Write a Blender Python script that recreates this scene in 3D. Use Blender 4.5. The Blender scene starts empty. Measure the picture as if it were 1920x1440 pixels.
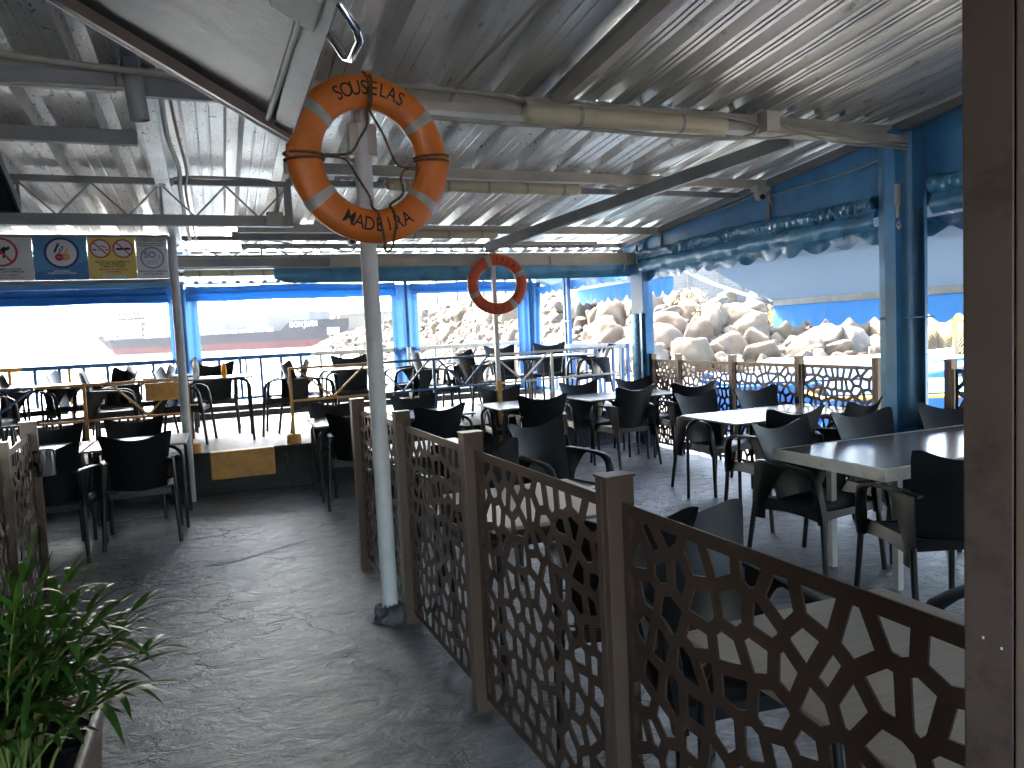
import bpy, bmesh, math, random
from math import sin, cos, pi, radians as R, sqrt, atan2
from mathutils import Vector, Matrix, noise
random.seed(7)
sc = bpy.context.scene
C = sc.collection

# ------------------------------------------------------------------ camera, sky, sun, exposure
def cam_axes(pitch, roll, yaw):
    R0 = Matrix(((1, 0, 0), (0, 0, -1), (0, 1, 0)))
    Rp = Matrix(((1, 0, 0), (0, cos(pitch), -sin(pitch)), (0, sin(pitch), cos(pitch))))
    Rr = Matrix(((cos(roll), -sin(roll), 0), (sin(roll), cos(roll), 0), (0, 0, 1)))
    Ry = Matrix(((cos(yaw), -sin(yaw), 0), (sin(yaw), cos(yaw), 0), (0, 0, 1)))
    return Rr @ Rp @ R0 @ Ry
M = cam_axes(R(4.10), R(-2.74), R(21.5))
cd = bpy.data.cameras.new('camera'); cam = bpy.data.objects.new('camera', cd); C.objects.link(cam)
rot = Matrix((M[0], -M[1], -M[2])).transposed()
cam.matrix_world = Matrix.Translation((0, 0, 1.57)) @ rot.to_4x4()
cd.sensor_width = 36; cd.lens = 1380 / 1920 * 36; cd.clip_start = 0.05; cd.clip_end = 9000
sc.camera = cam

SUN_EL, SUN_AZ = R(50), R(-17)          # azimuth measured from +Y (sea) towards +X
world = bpy.data.worlds.new('World'); sc.world = world; world.use_nodes = True
wn = world.node_tree.nodes; bg = wn['Background']
sky = wn.new('ShaderNodeTexSky'); sky.sky_type = 'NISHITA'; sky.sun_disc = False
sky.sun_elevation = SUN_EL; sky.sun_rotation = SUN_AZ; sky.air_density = 1.2; sky.dust_density = 4.0; sky.altitude = 0
world.node_tree.links.new(sky.outputs[0], bg.inputs[0]); bg.inputs[1].default_value = 0.15
sl = bpy.data.lights.new('sun', 'SUN'); sl.energy = 2.0; sl.angle = R(0.6); sl.color = (1, .95, .87)
so = bpy.data.objects.new('sun', sl); C.objects.link(so)
sd = Vector((sin(SUN_AZ) * cos(SUN_EL), cos(SUN_AZ) * cos(SUN_EL), sin(SUN_EL)))
so.rotation_euler = sd.to_track_quat('Z', 'Y').to_euler()
so.location = sd * 60
vs = sc.view_settings; vs.view_transform = 'Standard'; vs.look = 'None'; vs.exposure = 4.7; vs.gamma = 1
sc.cycles.max_bounces = 9; sc.cycles.diffuse_bounces = 5; sc.cycles.glossy_bounces = 4
sc.cycles.transmission_bounces = 4; sc.cycles.sample_clamp_indirect = 6; sc.cycles.volume_bounces = 0
sc.cycles.caustics_reflective = True; sc.cycles.blur_glossy = 1.0; sc.cycles.caustics_refractive = False
sc.cycles.use_denoising = True

# ------------------------------------------------------------------ materials
MATS = {}
def mat(name, col, rough=.5, metal=0., var=.12, scale=6., bump=0., bscale=60., col2=None, spec=.5, rvar=.1, stretch=None,
        patch=None, pscale=3., pthr=(.55, .68), coat=0., trans=None, detail=5., object_coords=True):
    if name in MATS: return MATS[name]
    m = bpy.data.materials.new(name); m.use_nodes = True; nt = m.node_tree; n = nt.nodes; L = nt.links
    b = n['Principled BSDF']
    tc = n.new('ShaderNodeTexCoord'); src = tc.outputs['Object']
    if stretch:
        mp = n.new('ShaderNodeMapping'); mp.inputs['Scale'].default_value = stretch; L.new(src, mp.inputs[0]); src = mp.outputs[0]
    no = n.new('ShaderNodeTexNoise'); no.inputs['Scale'].default_value = scale; no.inputs['Detail'].default_value = detail
    no.inputs['Roughness'].default_value = .62; L.new(src, no.inputs['Vector'])
    c2 = col2 or tuple(max(0, c * (1 - var * 2.2)) for c in col)
    rp = n.new('ShaderNodeValToRGB'); rp.color_ramp.elements[0].position = .32; rp.color_ramp.elements[1].position = .68
    rp.color_ramp.elements[0].color = (*c2, 1); rp.color_ramp.elements[1].color = (*col, 1)
    L.new(no.outputs[0], rp.inputs[0]); out = rp.outputs[0]
    if patch:
        n2 = n.new('ShaderNodeTexNoise'); n2.inputs['Scale'].default_value = pscale; n2.inputs['Detail'].default_value = 8
        n2.inputs['Roughness'].default_value = .7; L.new(src, n2.inputs['Vector'])
        r2 = n.new('ShaderNodeMapRange'); r2.inputs[1].default_value, r2.inputs[2].default_value = pthr
        L.new(n2.outputs[0], r2.inputs[0])
        mx = n.new('ShaderNodeMix'); mx.data_type = 'RGBA'; L.new(r2.outputs[0], mx.inputs[0]); L.new(out, mx.inputs[6])
        mx.inputs[7].default_value = (*patch, 1); out = mx.outputs[2]
    L.new(out, b.inputs['Base Color'])
    mr = n.new('ShaderNodeMapRange'); mr.inputs[3].default_value = max(.03, rough - rvar); mr.inputs[4].default_value = min(1, rough + rvar)
    L.new(no.outputs[0], mr.inputs[0]); L.new(mr.outputs[0], b.inputs['Roughness'])
    b.inputs['Metallic'].default_value = metal; b.inputs['Specular IOR Level'].default_value = spec
    b.inputs['Coat Weight'].default_value = coat
    if bump:
        nb = n.new('ShaderNodeTexNoise'); nb.inputs['Scale'].default_value = bscale; nb.inputs['Detail'].default_value = 6
        L.new(src, nb.inputs['Vector']); bp = n.new('ShaderNodeBump'); bp.inputs['Strength'].default_value = bump
        bp.inputs['Distance'].default_value = .02; L.new(nb.outputs[0], bp.inputs['Height']); L.new(bp.outputs[0], b.inputs['Normal'])
    if trans:
        tr = n.new('ShaderNodeBsdfTranslucent'); tr.inputs[0].default_value = (*trans[:3], 1)
        ms = n.new('ShaderNodeMixShader'); ms.inputs[0].default_value = trans[3]
        L.new(b.outputs[0], ms.inputs[1]); L.new(tr.outputs[0], ms.inputs[2]); L.new(ms.outputs[0], n['Material Output'].inputs[0])
    MATS[name] = m; return m

def floor_material():
    m = bpy.data.materials.new('painted_rough_floor'); m.use_nodes = True; nt = m.node_tree; n = nt.nodes; L = nt.links; b = n['Principled BSDF']
    tc = n.new('ShaderNodeTexCoord'); mp = n.new('ShaderNodeMapping'); mp.inputs['Rotation'].default_value = (0, 0, .35)
    mp.inputs['Scale'].default_value = (1, 1.5, 1); L.new(tc.outputs['Object'], mp.inputs[0])
    def nz(s, d=8, r=.6, dist=0.):
        t = n.new('ShaderNodeTexNoise'); t.inputs['Scale'].default_value = s; t.inputs['Detail'].default_value = d
        t.inputs['Roughness'].default_value = r; t.inputs['Distortion'].default_value = dist; L.new(mp.outputs[0], t.inputs['Vector']); return t
    big = nz(.9, 5); mid = nz(6, 10, .68, .8); fine = nz(45, 6, .7)
    # ridges: slate-like trowel steps
    vo = n.new('ShaderNodeTexVoronoi'); vo.feature = 'DISTANCE_TO_EDGE'; vo.inputs['Scale'].default_value = 2.3
    wv = n.new('ShaderNodeVectorMath'); wv.operation = 'MULTIPLY_ADD'
    wob = nz(3.2, 6, .65); L.new(wob.outputs['Color'], wv.inputs[0]); wv.inputs[1].default_value = (.55, .55, .1); L.new(mp.outputs[0], wv.inputs[2])
    L.new(wv.outputs[0], vo.inputs['Vector'])
    cr = n.new('ShaderNodeMapRange'); cr.inputs[1].default_value = 0; cr.inputs[2].default_value = .035; L.new(vo.outputs['Distance'], cr.inputs[0])
    msk = n.new('ShaderNodeMapRange'); msk.inputs[1].default_value = .46; msk.inputs[2].default_value = .58; L.new(nz(1.1, 4).outputs[0], msk.inputs[0])
    inv = n.new('ShaderNodeMath'); inv.operation = 'SUBTRACT'; inv.inputs[0].default_value = 1; L.new(cr.outputs[0], inv.inputs[1])
    crk = n.new('ShaderNodeMath'); crk.operation = 'MULTIPLY'; L.new(inv.outputs[0], crk.inputs[0]); L.new(msk.outputs[0], crk.inputs[1])
    rp = n.new('ShaderNodeValToRGB'); e = rp.color_ramp.elements
    e[0].position = .34; e[0].color = (.032, .034, .038, 1); e[1].position = .66; e[1].color = (.185, .187, .195, 1)
    fm = n.new('ShaderNodeMath'); fm.operation = 'MULTIPLY_ADD'; L.new(fine.outputs[0], fm.inputs[0]); fm.inputs[1].default_value = .45; fo = n.new('ShaderNodeMath'); fo.operation = 'ADD'; L.new(mid.outputs[0], fo.inputs[0]); fo.inputs[1].default_value = -.225; L.new(fo.outputs[0], fm.inputs[2]); L.new(fm.outputs[0], rp.inputs[0])
    mx = n.new('ShaderNodeMix'); mx.data_type = 'RGBA'; L.new(crk.outputs[0], mx.inputs[0]); L.new(rp.outputs[0], mx.inputs[6]); mx.inputs[7].default_value = (.012, .012, .014, 1)
    L.new(mx.outputs[2], b.inputs['Base Color'])
    mr = n.new('ShaderNodeMapRange'); b.inputs['Specular IOR Level'].default_value = .9; mr.inputs[3].default_value = .26; mr.inputs[4].default_value = .52; L.new(mid.outputs[0], mr.inputs[0]); L.new(mr.outputs[0], b.inputs['Roughness'])
    h1 = n.new('ShaderNodeMath'); h1.operation = 'MULTIPLY_ADD'; L.new(mid.outputs[0], h1.inputs[0]); h1.inputs[1].default_value = 1.0
    h2 = n.new('ShaderNodeMath'); h2.operation = 'MULTIPLY_ADD'; L.new(fine.outputs[0], h2.inputs[0]); h2.inputs[1].default_value = .16; L.new(h1.outputs[0], h2.inputs[2])
    h1.inputs[2].default_value = 0
    h3 = n.new('ShaderNodeMath'); h3.operation = 'MULTIPLY_ADD'; L.new(big.outputs[0], h3.inputs[0]); h3.inputs[1].default_value = 2.0; L.new(h2.outputs[0], h3.inputs[2])
    h4 = n.new('ShaderNodeMath'); h4.operation = 'MULTIPLY_ADD'; L.new(crk.outputs[0], h4.inputs[0]); h4.inputs[1].default_value = -.45; L.new(h3.outputs[0], h4.inputs[2])
    bp = n.new('ShaderNodeBump'); bp.inputs['Strength'].default_value = .9; bp.inputs['Distance'].default_value = .021
    L.new(h4.outputs[0], bp.inputs['Height']); L.new(bp.outputs[0], b.inputs['Normal'])
    return m

def water_material():
    m = bpy.data.materials.new('sea_water'); m.use_nodes = True; nt = m.node_tree; n = nt.nodes; L = nt.links; b = n['Principled BSDF']
    b.inputs['Base Color'].default_value = (.05, .13, .17, 1); b.inputs['Roughness'].default_value = .22; b.inputs['Specular IOR Level'].default_value = .8
    tc = n.new('ShaderNodeTexCoord'); t = n.new('ShaderNodeTexNoise'); t.inputs['Scale'].default_value = .55; t.inputs['Detail'].default_value = 7
    L.new(tc.outputs['Object'], t.inputs['Vector']); bp = n.new('ShaderNodeBump'); bp.inputs['Strength'].default_value = .9; bp.inputs['Distance'].default_value = .8
    L.new(t.outputs[0], bp.inputs['Height']); L.new(bp.outputs[0], b.inputs['Normal'])
    return m

def block_material(name, bw, bh, c1, c2, mortar, rough=.9):
    m = bpy.data.materials.new(name); m.use_nodes = True; nt = m.node_tree; n = nt.nodes; L = nt.links; b = n['Principled BSDF']
    uv = n.new('ShaderNodeUVMap'); br = n.new('ShaderNodeTexBrick'); br.inputs['Scale'].default_value = 1
    br.inputs['Brick Width'].default_value = bw; br.inputs['Row Height'].default_value = bh; br.inputs['Mortar Size'].default_value = bh * .07
    br.inputs['Color1'].default_value = (*c1, 1); br.inputs['Color2'].default_value = (*c2, 1); br.inputs['Mortar'].default_value = (*mortar, 1)
    L.new(uv.outputs[0], br.inputs['Vector']); L.new(br.outputs[0], b.inputs['Base Color']); b.inputs['Roughness'].default_value = rough
    bp = n.new('ShaderNodeBump'); bp.inputs['Strength'].default_value = .6; bp.inputs['Distance'].default_value = .03
    L.new(br.outputs['Fac'], bp.inputs['Height']); bp.invert = True; L.new(bp.outputs[0], b.inputs['Normal'])
    return m

def wood_material(name, c1, c2, rough, coat=0.):
    m = bpy.data.materials.new(name); m.use_nodes = True; nt = m.node_tree; n = nt.nodes; L = nt.links; b = n['Principled BSDF']
    tc = n.new('ShaderNodeTexCoord'); mp = n.new('ShaderNodeMapping'); mp.inputs['Scale'].default_value = (1.5, 26, 3); L.new(tc.outputs['Object'], mp.inputs[0])
    t = n.new('ShaderNodeTexNoise'); t.inputs['Scale'].default_value = 3; t.inputs['Detail'].default_value = 8; t.inputs['Distortion'].default_value = .7; L.new(mp.outputs[0], t.inputs['Vector'])
    rp = n.new('ShaderNodeValToRGB'); rp.color_ramp.elements[0].position = .3; rp.color_ramp.elements[1].position = .7
    rp.color_ramp.elements[0].color = (*c1, 1); rp.color_ramp.elements[1].color = (*c2, 1)
    L.new(t.outputs[0], rp.inputs[0]); L.new(rp.outputs[0], b.inputs['Base Color'])
    mr = n.new('ShaderNodeMapRange'); mr.inputs[3].default_value = rough - .08; mr.inputs[4].default_value = rough + .1; L.new(t.outputs[0], mr.inputs[0]); L.new(mr.outputs[0], b.inputs['Roughness'])
    b.inputs['Coat Weight'].default_value = coat; b.inputs['Coat Roughness'].default_value = .2
    return m

m_floor = floor_material()
m_plastic = mat('black_chair_plastic', (.010, .012, .0155), .40, spec=.35, var=.1, bump=.04, bscale=400, rvar=.05)
nt = m_plastic.node_tree; oi = nt.nodes.new('ShaderNodeObjectInfo'); hv = nt.nodes.new('ShaderNodeHueSaturation'); mr_ = nt.nodes.new('ShaderNodeMapRange')
mr_.inputs[3].default_value = .55; mr_.inputs[4].default_value = 1.25; nt.links.new(oi.outputs['Random'], mr_.inputs[0]); nt.links.new(mr_.outputs[0], hv.inputs['Value'])
bs_ = nt.nodes['Principled BSDF']; nt.links.new(bs_.inputs['Base Color'].links[0].from_socket, hv.inputs['Color']); nt.links.new(hv.outputs[0], bs_.inputs['Base Color'])
m_leg = mat('black_lacquered_tube', (.014, .015, .017), .38, var=.1)
m_top_dark = wood_material('dark_red_wood_top', (.10, .06, .045), (.17, .105, .08), .24, .25)
m_top_red = wood_material('polished_reddish_top', (.26, .19, .165), (.33, .25, .22), .2, .6)
m_top_grey = wood_material('grey_wood_top', (.17, .15, .13), (.27, .245, .22), .3, .2)
m_top_oak = wood_material('beige_wood_top', (.42, .35, .27), (.52, .44, .35), .42)
m_white_frame = mat('white_table_paint', (.62, .62, .58), .4, patch=(.4, .38, .33), pscale=9)
m_bronze = mat('bronze_screen_metal', (.105, .068, .05), .36, metal=.4, var=.12, scale=3, bump=.05, bscale=200)
m_bronze_d = mat('dark_bronze_post', (.155, .108, .08), .32, metal=.4, var=.1, scale=2)
m_galv = mat('galvanised_sheet', (.87, .875, .86), .33, metal=.75, var=.08, scale=2.5, stretch=(3, .6, 1), bump=.02, bscale=25, patch=(.22, .20, .18), pscale=7, pthr=(.60, .72))
m_foil = mat('foil_painted_sheet', (.87, .875, .865), .32, metal=.7, var=.12, scale=4, bump=.4, bscale=32, patch=(.13, .12, .11), pscale=16, pthr=(.58, .66), stretch=(2, 1, 1))
m_steel_w = mat('off_white_beam_paint', (.56, .52, .44), .5, var=.12, scale=3, bump=.05, patch=(.28, .24, .18), pscale=6, pthr=(.66, .74))
m_steel_g = mat('grey_beam_paint', (.30, .305, .305), .5, var=.14, scale=3, patch=(.2, .17, .14), pscale=6, pthr=(.66, .74))
m_pole = mat('grey_pole_paint', (.68, .70, .70), .42, var=.1, scale=4, patch=(.3, .3, .28), pscale=10, pthr=(.66, .72))
m_blue = mat('blue_wall_paint', (.08, .32, .62), .42, var=.15, scale=2.5, patch=(.08, .25, .45), pscale=9, pthr=(.68, .74))
m_blue_pvc = mat('blue_pvc_canvas', (.06, .25, .56), .33, var=.15, scale=5, bump=.15, bscale=12, trans=(.10, .34, .68, .45))
m_blue_pvc_d = mat('dark_blue_canvas_roll', (.10, .34, .56), .3, var=.2, scale=5, bump=.25, bscale=14)
m_awn = mat('awning_fabric', (.045, .15, .33), .8, var=.08, scale=3, trans=(.05, .17, .36, .3))
m_awn_under = mat('lit_awning_fabric', (.27, .315, .35), .8, var=.02, scale=1, trans=(.26, .34, .42, .28))  # pale base puts the light on the awning underside into the colour
m_orange_p = mat('orange_rail_paint', (.78, .36, .07), .5, var=.15, scale=8, patch=(.3, .22, .15), pscale=14, pthr=(.64, .7))
m_white_p = mat('white_rail_paint', (.74, .71, .62), .45, var=.1, scale=8, patch=(.45, .38, .28), pscale=14, pthr=(.66, .72))
m_blue_r = mat('blue_rail_paint', (.03, .14, .36), .42, var=.15, scale=8)
m_ring_o = mat('orange_ring_shell', (.78, .20, .025), .4, var=.10, scale=6, bump=.12, bscale=60, patch=(.60, .12, .02), pscale=5, pthr=(.6, .7))
m_ring_r = mat('red_orange_ring_shell', (.72, .10, .03), .45, var=.12, scale=8, bump=.08, bscale=60, patch=(.8, .3, .2), pscale=14, pthr=(.68, .72))
m_band = mat('reflective_band', (.50, .47, .40), .4, var=.14, scale=12, patch=(.45, .33, .2), pscale=12, pthr=(.62, .7))
m_rope = mat('brown_rope', (.24, .14, .075), .85, var=.3, scale=40, bump=.6, bscale=220)
m_black = mat('black_lettering', (.012, .011, .01), .6, var=.1)
m_tube_l = mat('yellowed_light_cover', (.68, .61, .44), .3, var=.08, scale=5, trans=(.8, .68, .4, .2))
m_conduit = mat('grey_conduit', (.42, .39, .33), .6, var=.1)
m_black_wall = mat('black_painted_kerb', (.022, .022, .024), .55, var=.3, scale=5, bump=.9, bscale=18, patch=(.09, .085, .08), pscale=8, pthr=(.64, .72))
m_terr = mat('terrace_concrete', (.062, .06, .058), .6, var=.2, scale=3, bump=.4, bscale=25, patch=(.04, .038, .036), pscale=4, pthr=(.52, .66))
m_upst = mat('dark_grey_upstand', (.045, .046, .05), .7, var=.2, scale=4, bump=.4, bscale=20)
m_wall_dark = mat('dark_render_wall', (.10, .09, .085), .8, var=.15)
m_alu = mat('brushed_aluminium_hatch', (.085, .09, .10), .45, metal=.7, var=.22, scale=3, stretch=(1, 3, 1), bump=.12, bscale=30)
m_chrome = mat('polished_steel', (.75, .74, .72), .1, metal=1., var=.03)
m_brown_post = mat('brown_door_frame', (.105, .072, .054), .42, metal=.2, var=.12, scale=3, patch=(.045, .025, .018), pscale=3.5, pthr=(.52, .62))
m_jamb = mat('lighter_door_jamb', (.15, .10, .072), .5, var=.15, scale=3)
m_leaf = mat('palm_leaf', (.06, .15, .025), .38, var=.35, scale=9, trans=(.12, .3, .03, .25))
m_leaf2 = mat('yellowing_leaf', (.26, .22, .06), .5, var=.3, scale=9, trans=(.4, .35, .08, .3))
m_terra = mat('brown_planter_plastic', (.20, .07, .045), .38, var=.12, scale=5)
m_soil = mat('potting_soil', (.02, .014, .01), .95, var=.4, scale=30, bump=1., bscale=60)
m_rock = mat('pale_boulder', (.092, .064, .036), .9, var=.2, scale=1.6, bump=1., bscale=5, patch=(.05, .043, .035), pscale=1.2, pthr=(.5, .66), detail=9)
m_rock2 = mat('ochre_boulder', (.10, .062, .032), .9, var=.22, scale=1.6, bump=1., bscale=5, patch=(.055, .043, .03), pscale=1.4, pthr=(.52, .64), detail=9)
m_rock3 = mat('grey_boulder', (.078, .064, .048), .9, var=.2, scale=1.6, bump=1., bscale=5, patch=(.12, .1, .075), pscale=1.4, pthr=(.52, .64), detail=9)
m_earth = mat('dry_earth', (.08, .058, .036), .95, var=.25, scale=.8, bump=.8, bscale=4, detail=9)
m_pebble = mat('pebble_beach', (.10, .09, .075), .9, var=.4, scale=9, bump=1., bscale=11, detail=9)
m_block = block_material('concrete_blocks', .42, .21, (.145, .132, .112), (.12, .112, .098), (.18, .168, .15))
m_render = mat('pale_render', (.145, .132, .112), .9, var=.1, scale=1.5, bump=.4, bscale=8)
m_shrub = mat('dry_green_shrub', (.26, .28, .07), .7, var=.3, scale=3, trans=(.4, .42, .1, .3))
m_shrub2 = mat('straw_shrub', (.45, .37, .22), .8, var=.3, scale=3)
m_hull_k = mat('ship_black_hull', (.006, .008, .014), .8, spec=.1, var=.1, scale=.1)
m_hull_r = mat('ship_red_bottom', (.085, .013, .013), .8, spec=.1, var=.15, scale=.1)
m_ship_w = mat('ship_white_paint', (.72, .72, .70), .5, var=.05, scale=.2)
m_ship_g = mat('ship_grey_hatch', (.085, .082, .075), .6, var=.15, scale=.15)
m_hangar = mat('tan_shed_cladding', (.13, .105, .07), .8, var=.08, scale=.05)
m_hill = mat('dry_hillside', (.13, .11, .08), .95, var=.2, scale=.02)
m_boat_w = mat('white_boat_paint', (.80, .76, .70), .4, var=.06)
m_boat_b = mat('blue_boat_paint', (.035, .17, .50), .45, var=.12)
m_boat_y = mat('yellow_boat_paint', (.80, .46, .04), .45, var=.08)
m_red = mat('sign_red', (.55, .05, .06), .5, var=.03); m_navy = mat('sign_navy', (.03, .05, .22), .5, var=.03)
m_sky_s = mat('sign_sky_blue', (.10, .34, .62), .5, var=.06); m_sky_d = mat('sign_deep_blue', (.06, .24, .52), .5, var=.06)
m_yel_s = mat('sign_yellow', (.78, .62, .16), .5, var=.05); m_white_s = mat('sign_white', (.74, .74, .74), .5, var=.04)
m_or_s = mat('sign_orange', (.8, .35, .12), .5, var=.03); m_lblue = mat('sign_light_blue', (.12, .25, .6), .5, var=.03)
m_dark_gloss = mat('dark_glossy_face', (.01, .012, .016), .12, var=.02)
m_bottle = mat('clear_bottle', (.75, .80, .82), .12, var=.03, trans=(.8, .85, .88, .4)); m_yel_b = mat('yellow_squeeze_bottle', (.85, .5, .03), .4, trans=(.9, .5, .03, .4))
m_palmdry = mat('palm_frond_outdoor', (.25, .27, .09), .6, var=.3, scale=2, trans=(.4, .4, .12, .35))
m_trunk = mat('palm_trunk_bark', (.22, .16, .10), .9, bump=.8, bscale=20)

# ------------------------------------------------------------------ mesh helpers
class MB:
    def __init__(s): s.v = []; s.f = []
    def add(s, vs, fs, T=None):
        k = len(s.v)
        s.v += [tuple(T @ Vector(v)) if T is not None else tuple(v) for v in vs]
        s.f += [tuple(i + k for i in f) for f in fs]
        return s
    def box(s, x0, x1, y0, y1, z0, z1, T=None):
        return s.add([(x0, y0, z0), (x1, y0, z0), (x1, y1, z0), (x0, y1, z0), (x0, y0, z1), (x1, y0, z1), (x1, y1, z1), (x0, y1, z1)],
                     [(0, 3, 2, 1), (4, 5, 6, 7), (0, 1, 5, 4), (1, 2, 6, 5), (2, 3, 7, 6), (3, 0, 4, 7)], T)
    def bar(s, a, b, w, h, up=(0, 0, 1)):
        a = Vector(a); b = Vector(b); d = (b - a); L = d.length; d.normalize(); u = Vector(up)
        if abs(d.dot(u)) > .98: u = Vector((0, 1, 0))
        x = d.cross(u).normalized(); z = x.cross(d)
        T = Matrix(((x.x, d.x, z.x, a.x), (x.y, d.y, z.y, a.y), (x.z, d.z, z.z, a.z), (0, 0, 0, 1)))
        return s.box(-w / 2, w / 2, 0, L, -h / 2, h / 2, T)
    def tube(s, pts, r, n=10, cap=True):
        pts = [Vector(p) for p in pts]; rs = r if isinstance(r, (list, tuple)) else [r] * len(pts)
        prev = None; k = len(s.v)
        for i, p in enumerate(pts):
            t = (pts[min(i + 1, len(pts) - 1)] - pts[max(i - 1, 0)]).normalized()
            if prev is None:
                a = Vector((0, 0, 1)) if abs(t.z) < .9 else Vector((1, 0, 0)); x = t.cross(a).normalized()
            else:
                x = (prev - t * prev.dot(t)).normalized()
            prev = x; y = t.cross(x)
            for j in range(n):
                an = 2 * pi * j / n; q = p + (x * cos(an) + y * sin(an)) * rs[i]; s.v.append(tuple(q))
        for i in range(len(pts) - 1):
            for j in range(n):
                a = k + i * n + j; b = k + i * n + (j + 1) % n
                s.f.append((a, b, b + n, a + n))
        if cap:
            s.f.append(tuple(k + j for j in range(n))[::-1]); s.f.append(tuple(k + (len(pts) - 1) * n + j for j in range(n)))
        return s
    def ribbon(s, pts, ws, th, side):
        # swept rectangular band: side(i) gives the width direction
        k = len(s.v); pts = [Vector(p) for p in pts]
        for i, p in enumerate(pts):
            t = (pts[min(i + 1, len(pts) - 1)] - pts[max(i - 1, 0)]).normalized()
            sd_ = Vector(side[i] if isinstance(side, list) else side); sd_ = (sd_ - t * sd_.dot(t)).normalized(); nn = t.cross(sd_)
            w = ws[i] / 2; h = (th[i] if isinstance(th, list) else th) / 2
            for a, b in ((-1, -.7), (-.8, -1), (.8, -1), (1, -.7), (1, .7), (.8, 1), (-.8, 1), (-1, .7)): s.v.append(tuple(p + sd_ * w * a + nn * h * b))
        for i in range(len(pts) - 1):
            for j in range(8):
                a = k + i * 8 + j; b = k + i * 8 + (j + 1) % 8; s.f.append((a, b, b + 8, a + 8))
        s.f.append(tuple(k + j for j in range(8))[::-1]); s.f.append(tuple(k + (len(pts) - 1) * 8 + j for j in range(8)))
        return s
    def grid(s, fn, nu, nv, th=0.):
        # fn(u,v) -> point ; optional thickness along normal
        P = [[Vector(fn(i / nu, j / nv)) for i in range(nu + 1)] for j in range(nv + 1)]
        def nrm(i, j):
            a = P[j][min(i + 1, nu)] - P[j][max(i - 1, 0)]; b = P[min(j + 1, nv)][i] - P[max(j - 1, 0)][i]
            c = a.cross(b); return c.normalized() if c.length > 1e-9 else Vector((0, 0, 1))
        k = len(s.v); W = nu + 1
        for j in range(nv + 1):
            for i in range(nu + 1): s.v.append(tuple(P[j][i]))
        for j in range(nv):
            for i in range(nu): a = k + j * W + i; s.f.append((a, a + 1, a + 1 + W, a + W))
        if th:
            k2 = len(s.v)
            for j in range(nv + 1):
                for i in range(nu + 1): s.v.append(tuple(P[j][i] - nrm(i, j) * th))
            for j in range(nv):
                for i in range(nu): a = k2 + j * W + i; s.f.append((a, a + W, a + 1 + W, a + 1))
            for i in range(nu):
                a = k + i; b = k2 + i; s.f.append((a, b, b + 1, a + 1)); a = k + nv * W + i; b = k2 + nv * W + i; s.f.append((a, a + 1, b + 1, b))
            for j in range(nv):
                a = k + j * W; b = k2 + j * W; s.f.append((a, a + W, b + W, b)); a += nu; b += nu; s.f.append((a, b, b + W, a + W))
        return s
    def lathe(s, prof, n=16, T=None):
        vs = []; fs = []
        for r, z in prof:
            for j in range(n): an = 2 * pi * j / n; vs.append((r * cos(an), r * sin(an), z))
        for i in range(len(prof) - 1):
            for j in range(n): a = i * n + j; b = i * n + (j + 1) % n; fs.append((a, b, b + n, a + n))
        fs.append(tuple(range(n))[::-1]); fs.append(tuple((len(prof) - 1) * n + j for j in range(n)))
        return s.add(vs, fs, T)
    def build(s, name, m, parent=None, smooth=0, bevel=0):
        me = bpy.data.meshes.new(name); me.from_pydata(s.v, [], s.f); me.materials.append(m)
        bm = bmesh.new(); bm.from_mesh(me)
        bmesh.ops.recalc_face_normals(bm, faces=bm.faces) if not getattr(s, 'keep', 0) else None
        if bevel: bmesh.ops.bevel(bm, geom=[e for e in bm.edges if e.is_manifold and e.calc_face_angle(0) > .6], offset=bevel, segments=2, affect='EDGES', profile=.6)
        bm.to_mesh(me); bm.free()
        if smooth:
            me.shade_smooth()
            me.set_sharp_from_angle(angle=R(smooth))
        return link(name, me, parent)
def link(name, me, parent=None):
    o = bpy.data.objects.new(name, me); C.objects.link(o)
    if parent: o.parent = parent
    return o
def empty(name, loc=(0, 0, 0), rz=0.):
    o = bpy.data.objects.new(name, None); C.objects.link(o); o.location = loc; o.rotation_euler = (0, 0, rz); o.empty_display_size = .1; return o
def tag(o, label=None, cat=None, group=None, kind=None):
    if label: o['label'] = label
    if cat: o['category'] = cat
    if group: o['group'] = group
    if kind: o['kind'] = kind
    return o
def kids(o): return [c for c in bpy.data.objects if c.parent == o]
def copy_tree(o, loc=None, rz=None, parent=None, cache={}):
    c = o.copy(); C.objects.link(c); c.parent = parent
    if loc is not None: c.location = loc
    if rz is not None: c.rotation_euler = (0, 0, rz)
    if o.name not in cache: cache[o.name] = kids(o)
    for k in cache[o.name]: copy_tree(k, parent=c)
    return c
def font_mesh(txt, size, extrude=.0008, align='CENTER', bold=0., spacing=1.):
    cu = bpy.data.curves.new('lettering', 'FONT'); cu.body = txt; cu.size = size; cu.extrude = extrude; cu.align_x = align; cu.align_y = 'CENTER'
    cu.offset = bold; cu.space_character = spacing
    o = bpy.data.objects.new('lettering', cu); C.objects.link(o)
    dg = bpy.context.evaluated_depsgraph_get(); me = bpy.data.meshes.new_from_object(o.evaluated_get(dg))
    bpy.data.objects.remove(o); bpy.data.curves.remove(cu); return me
def add_mesh(mb, me, T):
    mb.add([v.co for v in me.vertices], [tuple(p.vertices) for p in me.polygons], T)

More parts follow.
